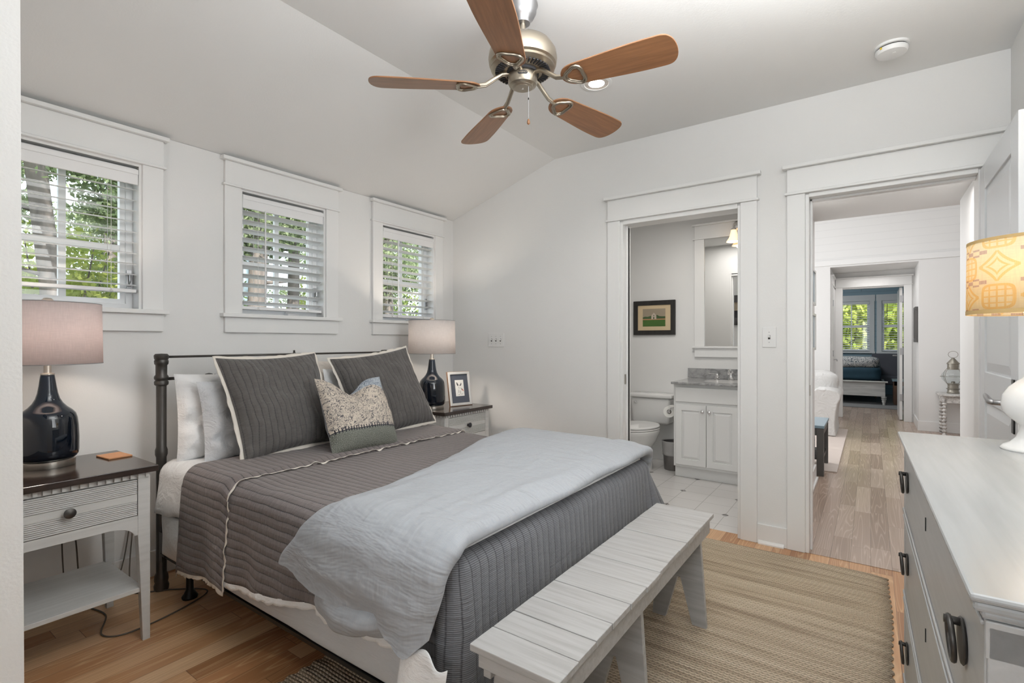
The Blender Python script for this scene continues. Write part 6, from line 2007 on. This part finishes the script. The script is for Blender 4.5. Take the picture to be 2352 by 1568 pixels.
def up(n, z0, z1, sp, rx):
    return [(rnd.uniform(-sp, sp), rnd.uniform(-0.5, 0.8), rnd.uniform(z0, z1), rnd.uniform(rx * 0.7, rx), rnd.uniform(0.35, 0.7)) for _ in range(n)]
tree(0.72, 6.6, 9, 0.145, 'thick pine trunk at the left of the left window', up(8, 3.2, 5.0, 1.3, 0.9), 'leaf_pine', 700)
tree(1.82, 8.3, 10, 0.13, 'leaning pine trunk in the middle of the left window', up(9, 3.0, 5.4, 1.8, 1.1), 'leaf_pine', 700, lean=-1.0)
tree(2.90, 9.2, 10, 0.11, 'slender pine trunk at the right of the left window', up(8, 3.0, 5.2, 1.6, 1.1), 'leaf_pine', 600)
tree(4.75, 9.0, 11, 0.17, 'pine trunk showing through the middle window blind', up(9, 3.0, 5.2, 2.0, 1.2), 'leaf_pine', 700)
tree(5.9, 9.9, 11, 0.13, 'thinner pine trunk at the right of the middle window', up(8, 3.2, 5.4, 1.8, 1.2), 'leaf_pine', 600)
tree(9.1, 10.5, 11, 0.15, 'pine with low branches outside the right window', up(12, 1.8, 5.4, 2.2, 1.3), 'leaf_pine', 700)
tree(12.2, 12.5, 12, 0.16, 'pine farther off behind the right window', up(12, 1.5, 6.0, 2.5, 1.5), 'leaf_pine', 700)
tree(4.2, 14.5, 13, 0.16, 'tall pine farther back between the left and middle windows', up(14, 2.2, 6.5, 2.6, 1.5), 'leaf_pine', 600)
tree(-0.4, 11.5, 12, 0.15, 'pine farther back behind the left window edge', up(12, 2.6, 6.0, 2.4, 1.4), 'leaf_pine', 600)
tree(7.6, 15.5, 13, 0.15, 'pine far back behind the middle window', up(14, 1.8, 6.5, 3.0, 1.7), 'leaf_pine', 600)
for i, (x, y, h, rx, lf, lab) in enumerate([
    (0.6, 8.4, 2.6, 0.9, 'leaf_bush', 'bright yellow-green bush low in the left window'), (2.3, 10.4, 3.0, 1.3, 'leaf_bush', 'sunlit bush behind the leaning pine in the left window'),
    (3.6, 11.6, 2.8, 1.3, 'leaf_dark', 'dark green bush between left and middle windows'), (5.2, 12.6, 2.7, 1.6, 'leaf_dark', 'dark leafy bush low in the middle window'),
    (8.2, 11.8, 3.0, 1.7, 'leaf_bush', 'bright bush low in the right window'), (10.4, 13.2, 3.4, 2.0, 'leaf_dark', 'dark bush at the right of the right window'),
    (13.5, 16.0, 4.0, 2.6, 'leaf_bush', 'distant sunlit bush behind the right window'), (1.0, 15.0, 3.4, 2.4, 'leaf_dark', 'distant dark bush behind the left window'), (6.6, 17.5, 3.6, 2.8, 'leaf_bush', 'distant bush behind the middle window')]):
    shrub(x, y, h, rx, lab, lf, 5200, 0.065)
# neighbouring roof glimpsed in the right window
nb = thing('neighbour_house', 'grey shingle roof of a neighbouring house low in the right window', 'house', (11.5, 15, -0.5))
M['roof'] = simple('shingle_roof', (0.12, 0.12, 0.13), 0.9, var=0.3)
M['bluehouse'] = simple('pale_blue_siding', (0.42, 0.53, 0.62), 0.7, var=0.05)
MB().box(10.3, 12.9, 13.9, 16, -0.5, 1.3).build('wall', 'trim', nb)
MB().prism([(10.1, 1.3), (13.1, 1.3), (11.9, 2.35), (11.5, 2.35)], 13.7, 16.2, 'y').build('roof', 'roof', nb, fixn=True)
nb = thing('neighbour_house', 'pale blue house wall seen through the middle window', 'house', (5.8, 20, -0.5))
MB().box(4.8, 7.0, 13.2, 17, -0.5, 3.6).build('wall', 'bluehouse', nb)
MB().prism([(4.6, 3.6), (7.2, 3.6), (5.9, 4.6)], 13.0, 17.2, 'y').build('roof', 'roof', nb, fixn=True)
# trees beyond the distant bedroom
for i, (x, y, h, rx, lf, lab) in enumerate([
    (17.5, 0.6, 3.4, 1.4, 'leaf_bush', 'sunlit bush outside the left distant window'), (18.2, -0.9, 3.2, 1.4, 'leaf_bush', 'sunlit bush outside the right distant window'),
    (21.0, -0.2, 5.0, 2.6, 'leaf_dark', 'darker tree crown behind the distant windows'), (22.5, 2.6, 5.5, 2.6, 'leaf_pine', 'pale crown behind the left distant window'), (22.5, -3.0, 5.5, 2.6, 'leaf_pine', 'pale crown behind the right distant window')]):
    shrub(x, y, h, rx, lab, lf, 3200, 0.10, 'shrubs outside the distant bedroom')
